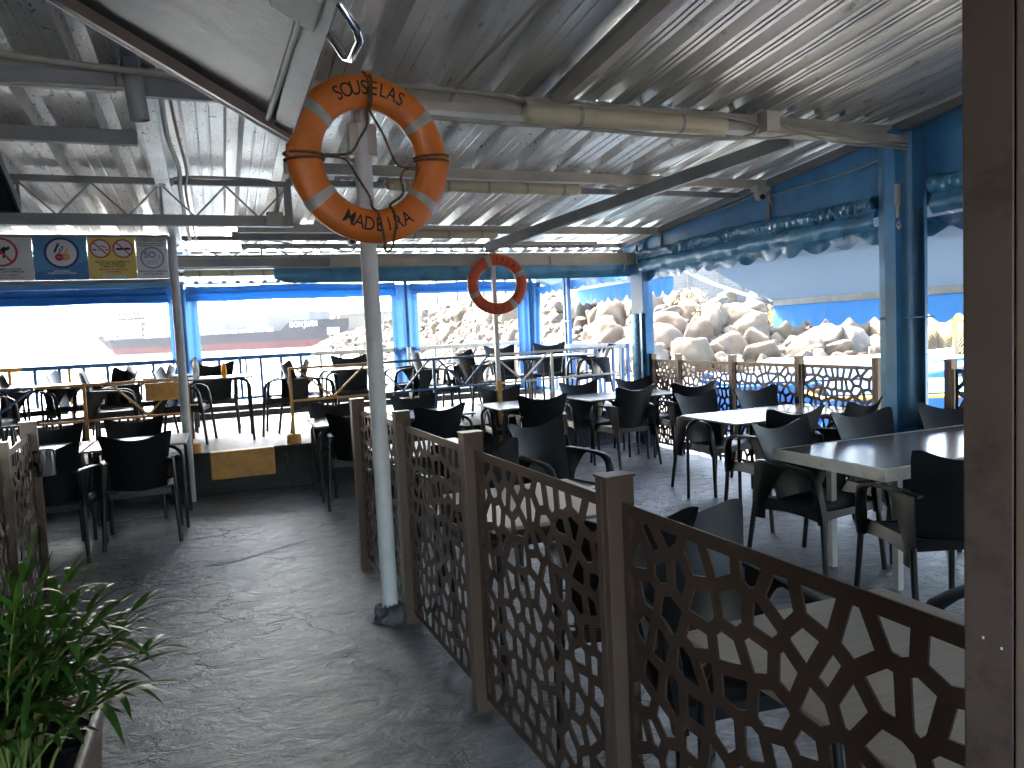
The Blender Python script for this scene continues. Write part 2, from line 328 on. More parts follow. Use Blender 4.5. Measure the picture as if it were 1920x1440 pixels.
# ------------------------------------------------------------------ ground, floors, sea
PZ = .45
o = MB().box(-9, 5.35, -6, 8.6, -.3, 0).build('restaurant_floor', m_floor); tag(o, kind='structure')
def kerb_y(x): return 8.34 if x < .6 else 8.30 + .085 * (x - .6)
tf = MB()
tf.add([(-9, 8.34, -.25), (.6, 8.34, -.25), (.6, 8.30, -.25), (5.36, 8.70, -.25), (5.36, 12.7, -.25), (-9, 12.7, -.25),
        (-9, 8.34, PZ), (.6, 8.34, PZ), (.6, 8.30, PZ), (5.36, 8.70, PZ), (5.36, 12.7, PZ), (-9, 12.7, PZ)],
       [(5, 4, 3, 2, 1, 0), (6, 7, 8, 9, 10, 11), (0, 1, 7, 6), (1, 2, 8, 7), (2, 3, 9, 8), (3, 4, 10, 9), (4, 5, 11, 10), (5, 0, 6, 11)])
o = tf.build('terrace_floor', m_terr); tag(o, kind='structure')
# rough black face of the raised terrace
def kerb_face(x0, x1):
    def fn(u, v):
        x = x0 + (x1 - x0) * u; z = .003 + (PZ - .012) * v
        d = .016 * noise.noise(Vector((x * 4, z * 6, 1))) + .008 * noise.noise(Vector((x * 14, z * 15, 3)))
        return (x, kerb_y(x) - .03 + d - .01 * (v > .93), z)
    return fn
kb = MB(); kb.grid(kerb_face(-9, 5.34), 260, 10)
o = kb.build('terrace_kerb', m_black_wall, smooth=60); tag(o, 'rough black painted kerb face along the front of the raised terrace', 'kerb')
st = MB().box(-.17, .47, 8.20, 8.30, .17, PZ + .012)
o = st.build('entrance_step', m_orange_p, bevel=.012); tag(o, 'orange painted block set in the black kerb at the terrace opening', 'step')
o = MB().box(-9, 5.36, 12.28, 12.5, PZ, PZ + .17).box(-9, 5.36, 12.05, 12.278, PZ, PZ + .09).build('terrace_upstand', m_upst); tag(o, 'low concrete upstand under the sea side railing', 'low wall')

SEA = -1.6
sv = MB().add([(-4500, 12.7, SEA), (4500, 12.7, SEA), (4500, 8500, SEA), (-4500, 8500, SEA)], [(0, 1, 2, 3)])
o = sv.build('sea', water_material()); tag(o, kind='structure')
# beach + shore ground
def ground_z(x, y):
    # beach rises from the waterline towards the right-hand side
    t = min(1, max(0, (x - 5.2 - max(0, (y - 14)) * .12) / 9))
    return SEA - .6 + t * (1.25 + .0 * y) + .05 * noise.noise(Vector((x * .5, y * .5, 0)))
gb = MB(); gb.grid(lambda u, v: (5.4 + 215 * u ** 1.8, -30 + 150 * v, ground_z(5.4 + 215 * u ** 1.8, -30 + 150 * v)), 90, 110)
o = gb.build('beach_ground', m_pebble, smooth=60); tag(o, kind='structure')
m_quay = mat('quay_concrete', (.22, .21, .195), .7, var=.2, scale=1.5)
gq = MB().box(-60, 5.4, -60, -6, -1.8, -.02); gq.box(-60, -9, -6, 12.5, -1.8, -.02)
o = gq.build('quay_ground', m_quay); tag(o, kind='structure')

# ------------------------------------------------------------------ canopy: roof sheets, beams, trusses
def roof_z(y): return 3.075 - .09 * (y - 4.4)
canopy = tag(empty('restaurant_canopy', (0, 4, 0)), 'corrugated metal canopy with painted steel beams over the whole dining floor', 'canopy')
def inpar(o): o.matrix_parent_inverse = Matrix.Translation((0, -4, 0)); return o
def corrugated(name, xs, y0, y1, m, micro=(.3, .62), dz=0., depth=.085, tearing=0.):
    prof = []   # (x, dz) along X
    for i in range(len(xs) - 1):
        x0 = xs[i]; p = xs[i + 1] - x0; c = .13 if p > .3 else .12
        prof += [(x0, 0), (x0 + .026, depth), (x0 + c - .026, depth), (x0 + c, 0)]
        for f in micro:
            xm = x0 + c + (p - c) * f; prof += [(xm - .011, 0), (xm - .004, .006), (xm + .004, .006), (xm + .011, 0)]
    prof.append((xs[-1] + .03, 0))
    ny = 14; b = MB(); k = 0; n = len(prof)
    for j in range(ny + 1):
        y = y0 + (y1 - y0) * j / ny
        for x, z in prof:
            w = .006 * noise.noise(Vector((x * 2.1, y * 1.3, 5)))
            b.v.append((x, y, roof_z(y) + z + w + dz))
    for j in range(ny):
        for i in range(n - 1):
            a = j * n + i; b.f.append((a, a + 1, a + 1 + n, a + n))
    o = b.build(name, m, canopy); inpar(o)
    md = o.modifiers.new('thick', 'SOLIDIFY'); md.thickness = .0015
    return o
def xsr(a, b, p): n = int(round((b - a) / p)); return [a + p * i for i in range(n + 1)]
corrugated('roof_sheet', xsr(-8.635, -.235, .365), -3.4, 9.0, m_foil)
corrugated('roof_sheet', xsr(-.24, 3.78, .365), 4.45, 9.0, m_foil, dz=.003)
corrugated('roof_sheet', xsr(-.24, 1.95, .365), -3.4, 4.75, m_galv, dz=.008)
corrugated('roof_sheet', xsr(1.95, 5.7, .25), -3.4, 4.60, m_galv, micro=(.33, .66), dz=.010)
fl = MB()
fl.add([(-.3, 4.42, roof_z(4.42) + .105), (5.75, 4.42, roof_z(4.42) + .105), (5.75, 4.95, roof_z(4.95) + .105), (-.3, 4.95, roof_z(4.95) + .105), (-.3, 4.95, roof_z(4.95) + .09), (5.75, 4.95, roof_z(4.95) + .09), (5.75, 4.42, roof_z(4.42) + .09), (-.3, 4.42, roof_z(4.42) + .09)], [(0, 1, 2, 3), (4, 5, 6, 7), (0, 7, 6, 1), (2, 5, 4, 3), (0, 3, 4, 7), (1, 6, 5, 2)])
inpar(fl.build('added_lap_strip', m_galv, canopy))  # strip added over the sheet lap to keep sky light out
fl = MB().box(-.3, 5.75, 4.61, 4.63, roof_z(4.62) + .02, roof_z(4.62) + .092); inpar(fl.build('added_lap_filler', m_galv, canopy))  # filler added to seal the lap against light
corrugated('roof_sheet', xsr(3.66, 5.6, .25), 4.4, 9.0, m_galv, micro=(.33, .66), dz=.016)

def hbeam(name, x0, x1, y, zt, h, w, m=m_steel_w, z1t=None):
    b = MB().bar((x0, y, zt - h / 2), (x1, y, (z1t or zt) - h / 2), w, h); return inpar(b.build(name, m, canopy, bevel=.004))
hbeam('purlin', -8.5, 5.17, 4.47, roof_z(4.47) - .004, .10, .06)
hbeam('purlin', -8.5, -.40, 4.35, 2.985, .09, .05, m_steel_g)
hbeam('main_beam', .55, 5.17, 4.40, 2.965, .055, .13)
hbeam('purlin', -8.5, -.40, 5.42, roof_z(5.42) - .004, .09, .06, m_steel_g)
hbeam('purlin', .55, 5.17, 5.92, roof_z(5.92) - .004, .085, .05)
hbeam('purlin', .25, 5.17, 7.86, roof_z(7.86) - .004, .085, .05)
hbeam('purlin', -8.5, 5.17, 2.6, roof_z(2.6) - .004, .10, .06)
hbeam('purlin', -8.5, 5.17, .6, roof_z(.6) - .004, .10, .06)
hbeam('purlin', .3, 5.17, 8.75, roof_z(8.75) - .004, .06, .05, m_steel_g)
# rafters running towards the sea
def rafter(x0, y0, x1, y1, w, h, m=m_steel_w, drop=.004):
    b = MB().bar((x0, y0, roof_z(y0) - drop - h / 2), (x1, y1, roof_z(y1) - drop - h / 2), w, h); return inpar(b.build('rafter', m, canopy, bevel=.004))
rafter(-.30, 4.5, -.33, 8.7, .10, .10, m_foil, .006)
rafter(2.16, 1.0, 2.12, 4.37, .06, .10, m_steel_w)
rafter(4.15, 4.5, 3.05, 8.35, .06, .11, m_steel_g, .09)
rafter(5.14, -.5, 5.14, 9.0, .06, .07, m_steel_g)
# front header with boxed beam
hb = MB().box(-8.5, 5.17, 8.42, 8.52, 2.375, 2.475); hb.box(-8.5, 5.17, 8.40, 8.54, 2.475, 2.49)
inpar(hb.build('front_header', m_steel_w, canopy))
for q in ((1.0, 2.6, 8.385, 8.40, 2.39, 2.465), (3.9, 4.3, 8.38, 8.41, 2.37, 2.475)): inpar(MB().box(*q).build('cable_tray', m_steel_w, canopy))
def truss(x0, x1, y, zt, zb, n, m=m_steel_g, end=True):
    t = MB(); t.bar((x0, y, zt), (x1, y, zt), .045, .045); t.bar((x0, y, zb), (x1, y, zb), .06, .085)
    w = (x1 - x0) / n
    for i in range(n):
        a = x0 + w * i; t.bar((a, y, zt - .02), (a + w / 2, y, zb + .03), .012, .03, (0, 1, 0)); t.bar((a + w / 2, y, zb + .03), (a + w, y, zt - .02), .012, .03, (0, 1, 0))
    for i in range(0, n + 1, 2): t.bar((x0 + w * i, y, zt), (x0 + w * i, y, zb), .02, .02)
    if end: t.bar((x1, y, zt + .02), (x1, y, zb - .04), .06, .05)
    return inpar(t.build('truss', m, canopy))
truss(-5.0, .60, 6.3, 2.84, 2.545, 12)
truss(-5.2, 1.2, 8.36, 2.685, 2.43, 9, end=False)
hbeam('purlin', .60, 5.17, 6.36, roof_z(6.36) - .004, .05, .05, m_steel_g)
hbeam('purlin', .2, 1.7, 8.2, 2.73, .09, .05, m_steel_g)
# hollow box end and stub where the front beam meets the rafter
jb = MB()
for a in ((-.375, -.365, 4.26, 4.36, 2.99, 3.1), (-.285, -.275, 4.26, 4.36, 2.99, 3.1), (-.375, -.275, 4.26, 4.36, 2.98, 2.99), (-.375, -.275, 4.26, 4.36, 3.1, 3.11), (-.365, -.285, 4.352, 4.36, 2.99, 3.1)): jb.box(*a)
jb.tube([(-.30, 4.36, 2.76), (-.32, 4.34, 2.98)], .048, 14, cap=False)
jb.box(-.27, .56, 4.40, 4.44, 2.90, 3.05)
inpar(jb.build('beam_joint', m_steel_g, canopy, smooth=30))
# terrace roof, lower and flatter
b = MB()
prof = []
x = -8.5
while x < 5.4:
    prof += [(x, 0), (x + .02, .03), (x + .06, .03), (x + .08, 0)]; x += .2
n = len(prof)
for j in range(6):
    y = 8.80 + j * (12.60 - 8.80) / 5
    for px_, pz_ in prof: b.v.append((px_, y, 2.60 - .02 * (y - 9) + pz_))
for j in range(5):
    for i in range(n - 1): a = j * n + i; b.f.append((a, a + 1, a + 1 + n, a + n))
tr = tag(empty('terrace_canopy', (0, 10, 0)), 'lower corrugated canopy over the raised sea side terrace', 'canopy')
o = b.build('roof_sheet', m_galv, tr); o.matrix_parent_inverse = Matrix.Translation((0, -10, 0))
for yy in (9.05, 10.9, 12.42):
    o = MB().bar((-8.5, yy, 2.55), (5.35, yy, 2.55), .06, .07).build('beam', m_steel_g, tr); o.matrix_parent_inverse = Matrix.Translation((0, -10, 0))

# ------------------------------------------------------------------ walls around the viewer, some added to hold back light
def thing_box(name, label, cat, boxes, m, bevel=0, group=None):
    b = MB()
    for a in boxes: b.box(*a)
    return tag(b.build(name, m, bevel=bevel), label, cat, group)
m_warm = mat('warm_render_wall', (.42, .33, .25), .85, var=.1)
thing_box('added_back_wall', 'warm beige wall added behind the viewer, its doorway sized for the light', 'wall', [(-8.6, -1.9, -3.3, -3.2, 0, 3.7), (1.0, 5.3, -3.3, -3.2, 0, 3.7), (-1.9, 1.0, -3.3, -3.2, 2.3, 3.7)], m_warm)  # unseen wall added to block light, doorway opening lets some fill through
thing_box('added_kiosk_wall', 'unseen dark wall of the serving kiosk, added on the left to block light', 'wall', [(-3.0, -2.9, 1, 4.4, 0, 3.1)], m_wall_dark)  # unseen kiosk side, added to block light from the left
thing_box('side_wall', 'dark rendered wall on the right beside the viewer', 'wall', [(5.25, 5.33, -3.2, .4, 0, 3.5)], m_wall_dark)
thing_box('added_end_wall', 'unseen dark wall added at the far left end to cut light', 'wall', [(-4.9, -4.8, -3.3, 12.5, 0, 3.9)], m_wall_dark)  # unseen wall added to darken the left and give the roof ribs contrast

# ------------------------------------------------------------------ poles
def pole(name, label, x, y, z0, z1, r, m, foot=True, square=False, group=None):
    t = empty(name, (x, y, 0)); tag(t, label, 'pole', group)
    if square: o = MB().box(-r, r, -r, r, z0, z1).build('shaft', m, t, bevel=.004)
    else: o = MB().tube([(0, 0, z0), (0, 0, z1)], r, 24).build('shaft', m, t, smooth=40)
    return t
p1 = pole('round_pole', 'thick grey round steel pole carrying the big orange life ring', .795, 4.06, .03, 2.9, .046, m_pole)
MB().box(-.075, .075, -.04, .04, 2.55, 2.72).build('junction_box', m_steel_w, p1, bevel=.012)
MB().box(-.04, .04, -.045, .05, 2.72, 2.86).build('collar', m_conduit, p1, bevel=.004)
def lump(u, v):
    a = 2 * pi * u; r = .055 + .10 * v; rr = r * (1 + .25 * noise.noise(Vector((cos(a) * 2, sin(a) * 2, 0))))
    return (rr * cos(a) * 1.1 + .03 * v, rr * sin(a), .075 * (1 - v) ** 1.3 * (1 + .4 * noise.noise(Vector((cos(a) * 3, sin(a) * 3, v * 4)))) - .004)
MB().grid(lump, 28, 8).build('mortar_foot', m_floor, p1, smooth=60)
p2 = pole('round_pole', 'slim grey round pole in front of the terrace step on the left', -.365, 8.08, 0, 2.64, .042, m_pole)
p3 = pole('square_pole', 'thin square galvanised pole with yellow foot behind the small life ring', 3.12, 8.36, .0, 2.70, .025, m_pole, square=True)
MB().box(-.028, .028, -.028, .028, .0, .98).build('yellow_foot', mat('yellow_pole_paint', (.62, .33, .04), .5, patch=(.45, .42, .38), pscale=20), p3)

# ------------------------------------------------------------------ life rings
def life_ring(name, label, loc, yaw, tilt, Rm, ra, rb, m, bands, words, size, lettering_rot, band_w=.14):
    t = empty(name, loc); t.rotation_euler = (tilt, 0, yaw); tag(t, label, 'life ring')
    # ring lies in local XZ plane, front = -Y
    def surf(phi, th, off=0.):
        r = Rm + (ra + off) * cos(th); return Vector((r * cos(phi), -(rb + off) * sin(th), r * sin(phi)))
    b = MB(); N, K = 96, 24
    for i in range(N):
        for j in range(K):
            ph = 2 * pi * i / N; q = surf(ph, 2 * pi * j / K, .0012 * noise.noise(Vector((cos(ph) * 9, sin(ph) * 9, j)))); b.v.append(tuple(q))
    for i in range(N):
        for j in range(K): b.f.append((i * K + j, i * K + (j + 1) % K, ((i + 1) % N) * K + (j + 1) % K, ((i + 1) % N) * K + j))
    b.build('ring_body', m, t, smooth=60)
    for a in bands:
        bb = MB(); nb = 8
        for i in range(nb + 1):
            for j in range(K): ph = R(a) + band_w * (i / nb - .5) / 1.0; bb.v.append(tuple(surf(ph, 2 * pi * j / K, .003)))
        for i in range(nb):
            for j in range(K): bb.f.append((i * K + j, i * K + (j + 1) % K, (i + 1) * K + (j + 1) % K, (i + 1) * K + j))
        bb.build('band', m_band, t, smooth=60)
    for (w, centre, step, flip) in words:
        lb = MB()
        for i, chh in enumerate(w):
            me = font_mesh(chh, size, .0, bold=.0005 if size > .09 else .0010)
            bm = bmesh.new(); bm.from_mesh(me); bmesh.ops.triangulate(bm, faces=bm.faces)
            for _ in range(2): bmesh.ops.subdivide_edges(bm, edges=[e for e in bm.edges if e.calc_length() > .006], cuts=1)
            bmesh.ops.triangulate(bm, faces=bm.faces)
            off = (i - (len(w) - 1) / 2) * step; ph0 = R(centre) + (off if flip else -off)
            vs = []
            for v in bm.verts:
                x, y = v.co.x * .82, v.co.y
                if flip: x, y = x, y
                rr = y * (1 if not flip else -1); xx = x * (1 if not flip else -1)
                ph = ph0 - xx / Rm; s_ = max(-.97, min(.97, rr / ra)); th = pi / 2 - math.asin(s_)
                vs.append(surf(ph, th, .0022))
            bm.verts.index_update()
            lb.add(vs, [tuple(v.index for v in f.verts) for f in bm.faces]); bm.free(); bpy.data.meshes.remove(me)
        lb.build('lettering', m_black, t)
    return t, surf
def rope_path(pts, r=.0066, n=8, sub=10):
    # catmull-rom + twisted look through radius ripple
    P = [Vector(p) for p in pts]; out = []
    for i in range(len(P) - 1):
        a = P[max(i - 1, 0)]; b_ = P[i]; c = P[i + 1]; d = P[min(i + 2, len(P) - 1)]
        for k in range(sub):
            u = k / sub
            out.append(.5 * ((2 * b_) + (c - a) * u + (2 * a - 5 * b_ + 4 * c - d) * u * u + (3 * b_ - a - 3 * c + d) * u ** 3))
    out.append(P[-1]); rs = [r * (1 + .14 * sin(i * 2.1)) for i in range(len(out))]
    return MB().tube(out, rs, n)
RM, RA, RB = .345, .088, .062
r1, surf1 = life_ring('life_ring', 'big orange life ring lettered SOUSELAS MADEIRA on the thick pole', (.80, 3.89, 2.495), R(8), 0, RM, RA, RB, m_ring_o,
                (143, 37, -37, -143), [('SOUSELAS', 91, .142, False), ('MADEIRA', -89, .156, True)], .100, 0)
def s1(phi, th, off=.01): return surf1(R(phi), R(th), off)
rope = MB()
def rope_add(pts):
    q = rope_path(pts); rope.add(q.v, q.f)
# loop round the ring at left and right, hanging lines through the middle
for side in (180, 2):
    for dth in (0, 4):
        rope_add([s1(side + dth, a, .010) for a in (-60, -20, 20, 55, 90, 125, 155, 185)])
top = s1(92, 170, .012)
rope_add([s1(93, 20, .01), s1(92, 50, .01), s1(92, 90, .010), s1(92, 130, .01), s1(92, 170, .012), (-.03, -.06, .16), (-.07, -.055, .09), (-.13, -.06, .01), (-.25, -.04, -.0)])
rope_add([s1(90, 20, .01), s1(89, 60, .012), s1(90, 95, .012), s1(89, 135, .012), s1(88, 170, .012), (.05, -.06, .13), (.12, -.055, -.02), (.18, -.06, -.04), (.25, -.04, -.035)])
rope_add([(-.25, -.045, -.01), (-.15, -.05, -.02), (-.10, -.06, -.10), (-.04, -.065, -.20), s1(-92, 172, .012), s1(-89, 130, .012), s1(-88, 90, .014), s1(-86, 50, .014), (.02, -.08, -.47), (.035, -.075, -.485)])
rope_add([(.25, -.045, -.045), (.17, -.055, -.05), (.14, -.06, -.10), (.145, -.06, -.18), s1(-68, 172, .012), s1(-72, 130, .014), s1(-74, 90, .014), s1(-78, 50, .014), (.06, -.08, -.465), (.035, -.075, -.485)])
rope.build('rope', m_rope, r1, smooth=60)
for ph in (90, 180, 0, -84):
    T = Matrix.Translation(surf1(R(ph), R(38), -.004)) @ Matrix.Rotation(pi / 2, 4, 'X')
    MB().lathe([(.026, -.004), (.028, .004), (.02, .010), (.0, .012)], 14, T).build('rope_lug', m_ring_o, r1, smooth=40)
r2, surf2 = life_ring('life_ring', 'small red life ring lettered ISLA UNO on the thin square pole', (3.125, 8.26, 2.135), R(-16), 0, .291, .066, .05, m_ring_r,
                (108, 22, -52, 203), [('ISLA', 68, .25, False), ('UNO.', -88, .26, True)], .075, 0, .2)
MB().tube([(0, .02, .26), (0, .06, .37), (0, .09, .40)], .006, 6).build('hanging_hook', m_chrome, r2)

# ------------------------------------------------------------------ perforated screens
def clip_poly(poly, nx, ny, d):
    out = []
    for i in range(len(poly)):
        a = poly[i]; b = poly[(i + 1) % len(poly)]
        da = a[0] * nx + a[1] * ny - d; db = b[0] * nx + b[1] * ny - d
        if da <= 0: out.append(a)
        if (da < 0 < db) or (db < 0 < da):
            t = da / (da - db); out.append((a[0] + (b[0] - a[0]) * t, a[1] + (b[1] - a[1]) * t))
    return out
def screen_mesh(W, H, seed, strap=.032, top=.018, side=.008, bot=.015, th=.005, nx=11, ny=12, notch=False):
    rnd = random.Random(seed); x0, x1, z0, z1 = side, W - side, bot, H - top
    pts = []
    for j in range(ny):
        for i in range(nx):
            pts.append((x0 + (x1 - x0) * (i + .5 + (.25 if j % 2 else -.25) + rnd.uniform(-.34, .34)) / nx, z0 + (z1 - z0) * (j + .5 + rnd.uniform(-.36, .36)) / ny))
    b = MB(); b.keep = 0
    def quad(a, b_, c, d): b.f.append((a, b_, c, d))
    for i, p in enumerate(pts):
        poly = [(x0, z0), (x1, z0), (x1, z1), (x0, z1)]
        for j, q in enumerate(pts):
            if i == j or abs(q[0] - p[0]) > .4 or abs(q[1] - p[1]) > .4: continue
            dx, dz = q[0] - p[0], q[1] - p[1]; mx, mz = (p[0] + q[0]) / 2, (p[1] + q[1]) / 2
            poly = clip_poly(poly, dx, dz, dx * mx + dz * mz)
            if len(poly) < 3: break
        if len(poly) < 3: continue
        # merge near-duplicate vertices
        pl = []
        for v in poly:
            if not pl or (abs(v[0] - pl[-1][0]) + abs(v[1] - pl[-1][1])) > 1e-4: pl.append(v)
        poly = pl; n = len(poly); cx = sum(v[0] for v in poly) / n; cz = sum(v[1] for v in poly) / n
        hole = poly[:]
        inner = poly[:]
        for k in range(n):
            a = poly[k]; c = poly[(k + 1) % n]; ex, ez = c[0] - a[0], c[1] - a[1]; L = sqrt(ex * ex + ez * ez)
            if L < 1e-6: continue
            nxn, nzn = ez / L, -ex / L
            if (cx - a[0]) * nxn + (cz - a[1]) * nzn > 0: nxn, nzn = -nxn, -nzn
            inner = clip_poly(inner, nxn, nzn, a[0] * nxn + a[1] * nzn - strap / 2)
        area = 0
        for k in range(len(inner)): a = inner[k]; c = inner[(k + 1) % len(inner)]; area += a[0] * c[1] - c[0] * a[1]
        k0 = len(b.v)
        if len(inner) < 3 or abs(area) < .0012:
            for y in (0, th): b.v += [(v[0], y, v[1]) for v in poly]
            b.f.append(tuple(k0 + i for i in range(n))); b.f.append(tuple(k0 + n + i for i in range(n))[::-1]); continue
        # ring between poly and inner: match by angle
        def ang(v): return atan2(v[1] - cz, v[0] - cx)
        m_ = len(inner)
        for y in (0, th): b.v += [(v[0], y, v[1]) for v in poly] + [(v[0], y, v[1]) for v in inner]
        O = sorted(range(n), key=lambda i: ang(poly[i])); I = sorted(range(m_), key=lambda i: ang(inner[i]))
        i = j = 0
        oa = [ang(poly[k]) for k in O]; ia = [ang(inner[k]) for k in I]
        oa2 = oa + [a + 2 * pi for a in oa]; ia2 = ia + [a + 2 * pi for a in ia]
        # start with closest pairing
        j = min(range(m_), key=lambda k: abs((ia[k] - oa[0] + pi) % (2 * pi) - pi)); j0 = j
        base = ia2[j]
        def IA(jj): return ia[jj % m_] + 2 * pi * (jj // m_)
        shift = 0
        if IA(j) - oa2[0] > pi: shift = -2 * pi
        if IA(j) - oa2[0] < -pi: shift = 2 * pi
        ci = cj = 0; S = n + 0
        while ci < n or cj < m_:
            ni = oa2[i + 1] if i + 1 < 2 * n else 1e9; nj = IA(j + 1) + shift
            if cj >= m_ or (ci < n and ni <= nj):
                tri = (O[i % n], O[(i + 1) % n], n + I[j % m_]); i += 1; ci += 1
            else:
                tri = (O[i % n], n + I[(j + 1) % m_], n + I[j % m_]); j += 1; cj += 1
            b.f.append(tuple(k0 + t for t in tri)); b.f.append(tuple(k0 + n + m_ + t for t in tri)[::-1])
        for k in range(m_):
            a = k0 + n + k; c = k0 + n + (k + 1) % m_; b.f.append((a, c, c + n + m_, a + n + m_))
    return b, (x0, x1, z0, z1)
def screen_panel(name, W, H, seed, parent, m, **kw):
    b, (x0, x1, z0, z1) = screen_mesh(W, H, seed, **kw); th = .005
    b.box(0, W, 0, th, z1 + .0005, H); b.box(0, W, 0, th, 0, z0 - .0005); b.box(0, x0 - .0003, 0, th, z0, z1); b.box(x1 + .0003, W, 0, th, z0, z1)
    me = bpy.data.meshes.new(name); me.from_pydata(b.v, [], b.f); me.materials.append(m)
    return link(name, me, parent)
def screen_fence(name, label, pts, H=1.10, z0=.06, posts_h=1.165, seed=1, pw=.085, pd=.06, m=m_bronze, skip_last=False, density=(11, 11), rev=False):
    t = empty(name, (pts[0][0], pts[0][1], 0)); tag(t, label, 'screen')
    for i, (x, y) in enumerate(pts):
        q = pts[min(i + 1, len(pts) - 1)]; p = pts[max(i - 1, 0)]; a = atan2(q[1] - p[1], q[0] - p[0])
        if not (skip_last and i == len(pts) - 1):
            T = Matrix.Translation((x - pts[0][0], y - pts[0][1], 0)) @ Matrix.Rotation(a, 4, 'Z')
            b = MB(); b.box(-.002 - pd * .5, -.002, -pw / 2, pw / 2, 0, posts_h, T); b.box(.002, pd * .5, -pw / 2, pw / 2, 0, posts_h, T)
            po = b.build('post', m_bronze_d, t, bevel=.002)
            cp = MB().box(-pd * .56, pd * .56, -pw * .55, pw * .55, posts_h, posts_h + .006, T); cp.build('cap', m_bronze_d, po).matrix_parent_inverse = Matrix()
    for i in range(len(pts) - 1):
        (x0, y0), (x1, y1) = pts[i], pts[i + 1]; L = sqrt((x1 - x0) ** 2 + (y1 - y0) ** 2); a = atan2(y1 - y0, x1 - x0)
        o = screen_panel('panel', L - pd - .012, H - z0, seed + i, t, m, nx=density[0], ny=density[1])
        o.location = (x0 - pts[0][0] + cos(a) * (pd / 2 + .006), y0 - pts[0][1] + sin(a) * (pd / 2 + .006), z0); o.rotation_euler = (0, 0, a)
    return t
screen_fence('perforated_screen', 'brown laser cut metal screen along the walkway in the middle', [(.83, 4.96), (.885, 3.90), (.925, 2.84), (.97, 1.74), (1.0, .66)], seed=11, skip_last=True)
screen_fence('perforated_screen', 'brown laser cut metal screen at the left edge near the potted palm', [(-1.09, 5.12), (-.985, 4.02), (-.88, 2.92), (-.8, 1.9)], seed=31, skip_last=True)
screen_fence('perforated_screen', 'brown laser cut metal screen along the beach side under the awning', [(5.22, 8.22), (5.22, 7.64), (5.22, 6.62), (5.22, 5.62), (5.22, 4.70)], H=1.12, z0=.03, posts_h=1.19, seed=51, pw=.07)
screen_fence('perforated_screen', 'brown laser cut metal screen right of the wide blue column', [(5.22, 4.02), (5.22, 3.0), (5.22, 2.0), (5.22, 1.0)], H=1.12, z0=.03, posts_h=1.19, seed=71, pw=.07)
# steel ashtray on the left post
ash = MB().lathe([(.055, 0), (.058, .005), (.058, .15), (.05, .155), (.048, .148), (.02, .146)], 24)
o = ash.build('wall_ashtray', m_chrome, smooth=40); o.location = (-1.015, 5.08, .845); tag(o, 'shiny steel cylinder ashtray fixed to the left screen post', 'ashtray')
# ------------------------------------------------------------------ chairs
def make_chair():
    t = empty('armchair')
    def back(u, v):
        a = u * 2 - 1; w = .195 + .078 * v ** 1.5
        top = .850 + .082 * abs(a) ** 2.0
        rc = max(0, (v - .86) / .14); top -= .030 * rc * max(0, (abs(a) - .70) / .30) ** 2.5
        z = .385 + (top - .385) * v; x = a * w * (1 - .035 * rc ** 2)
        y = -.190 - .125 * v ** 1.25 + .058 * a * a * (1 - .35 * v)
        return (x, y, z)
    MB().grid(back, 30, 18, .007).build('backrest', m_plastic, t, smooth=50)
    def seat(u, v):
        a = u * 2 - 1; x = a * .236
        y = -.205 + .435 * v
        z = .438 + .016 * a * a - .014 * sin(pi * v) - .030 * max(0, v - .85) / .15 - .022 * (1 - abs(a)) * .5
        return (x, y, z)
    MB().grid(seat, 16, 14, .008).build('seat', m_plastic, t, smooth=50)
    ap = MB()
    ap.grid(lambda u, v: ((u * 2 - 1) * .245, .228 + .006 * v, .422 + .012 * (u * 2 - 1) ** 2 - (.040 + .018 * (u * 2 - 1) ** 2) * v), 14, 3, .006)
    ap.build('seat_apron', m_plastic, t, smooth=50); ap = MB()
    ap.grid(lambda u, v: ((1 - u * 2) * .225, -.212 - .004 * v, .43 - .045 * v), 10, 2, .006)
    ap.build('rear_apron', m_plastic, t, smooth=50)
    for s in (-1, 1):
        arm = MB()
        pts = [(s * .215, -.262, .672), (s * .243, -.19, .682), (s * .260, -.05, .678), (s * .267, .08, .668), (s * .269, .150, .655), (s * .269, .195, .625), (s * .267, .214, .57), (s * .262, .222, .49), (s * .258, .230, .42), (s * .256, .236, .36)]
        arm.ribbon(pts, [.040, .046, .046, .046, .048, .052, .054, .054, .052, .044], [.014, .016, .017, .020, .026, .032, .036, .040, .042, .038], (1, 0, 0))
        def pan(u, v, s=s):
            z = .672 - .352 * v
            yb = -.262 + .018 * v - .040 * v; yf = .02 - .20 * min(1, v / .75) ** .6
            return (s * (.246 + .012 * v + .010 * sin(pi * u)), yb + (max(yf, yb + .042) - yb) * u, z)
        arm.grid(pan, 6, 14, .009)
        def web(u, v, s=s):
            y = -.24 + .47 * u; return (s * (.240 + .016 * v), y, .452 - (.085 - .022 * sin(pi * u)) * v)
        arm.grid(web, 12, 3, .006)
        arm.build('armrest', m_plastic, t, smooth=45)
        for (y0, y1) in ((.235, .268), (-.262, -.325)):
            MB().tube([(s * .255, y0, .42), (s * .264, (y0 + y1) / 2, .21), (s * .274, y1, .0)], [.0175, .0165, .0155], 12).build('leg', m_leg, t, smooth=50)
    return t
chair0 = make_chair(); used = [False]
def chair(x, y, deg, label, group='black plastic armchairs', z=0.):
    if not used[0]: o = chair0; used[0] = True; o.location = (x, y, z); o.rotation_euler = (0, 0, R(deg))
    else: o = copy_tree(chair0, (x, y, z), R(deg))
    tag(o, label, 'chair', group); return o
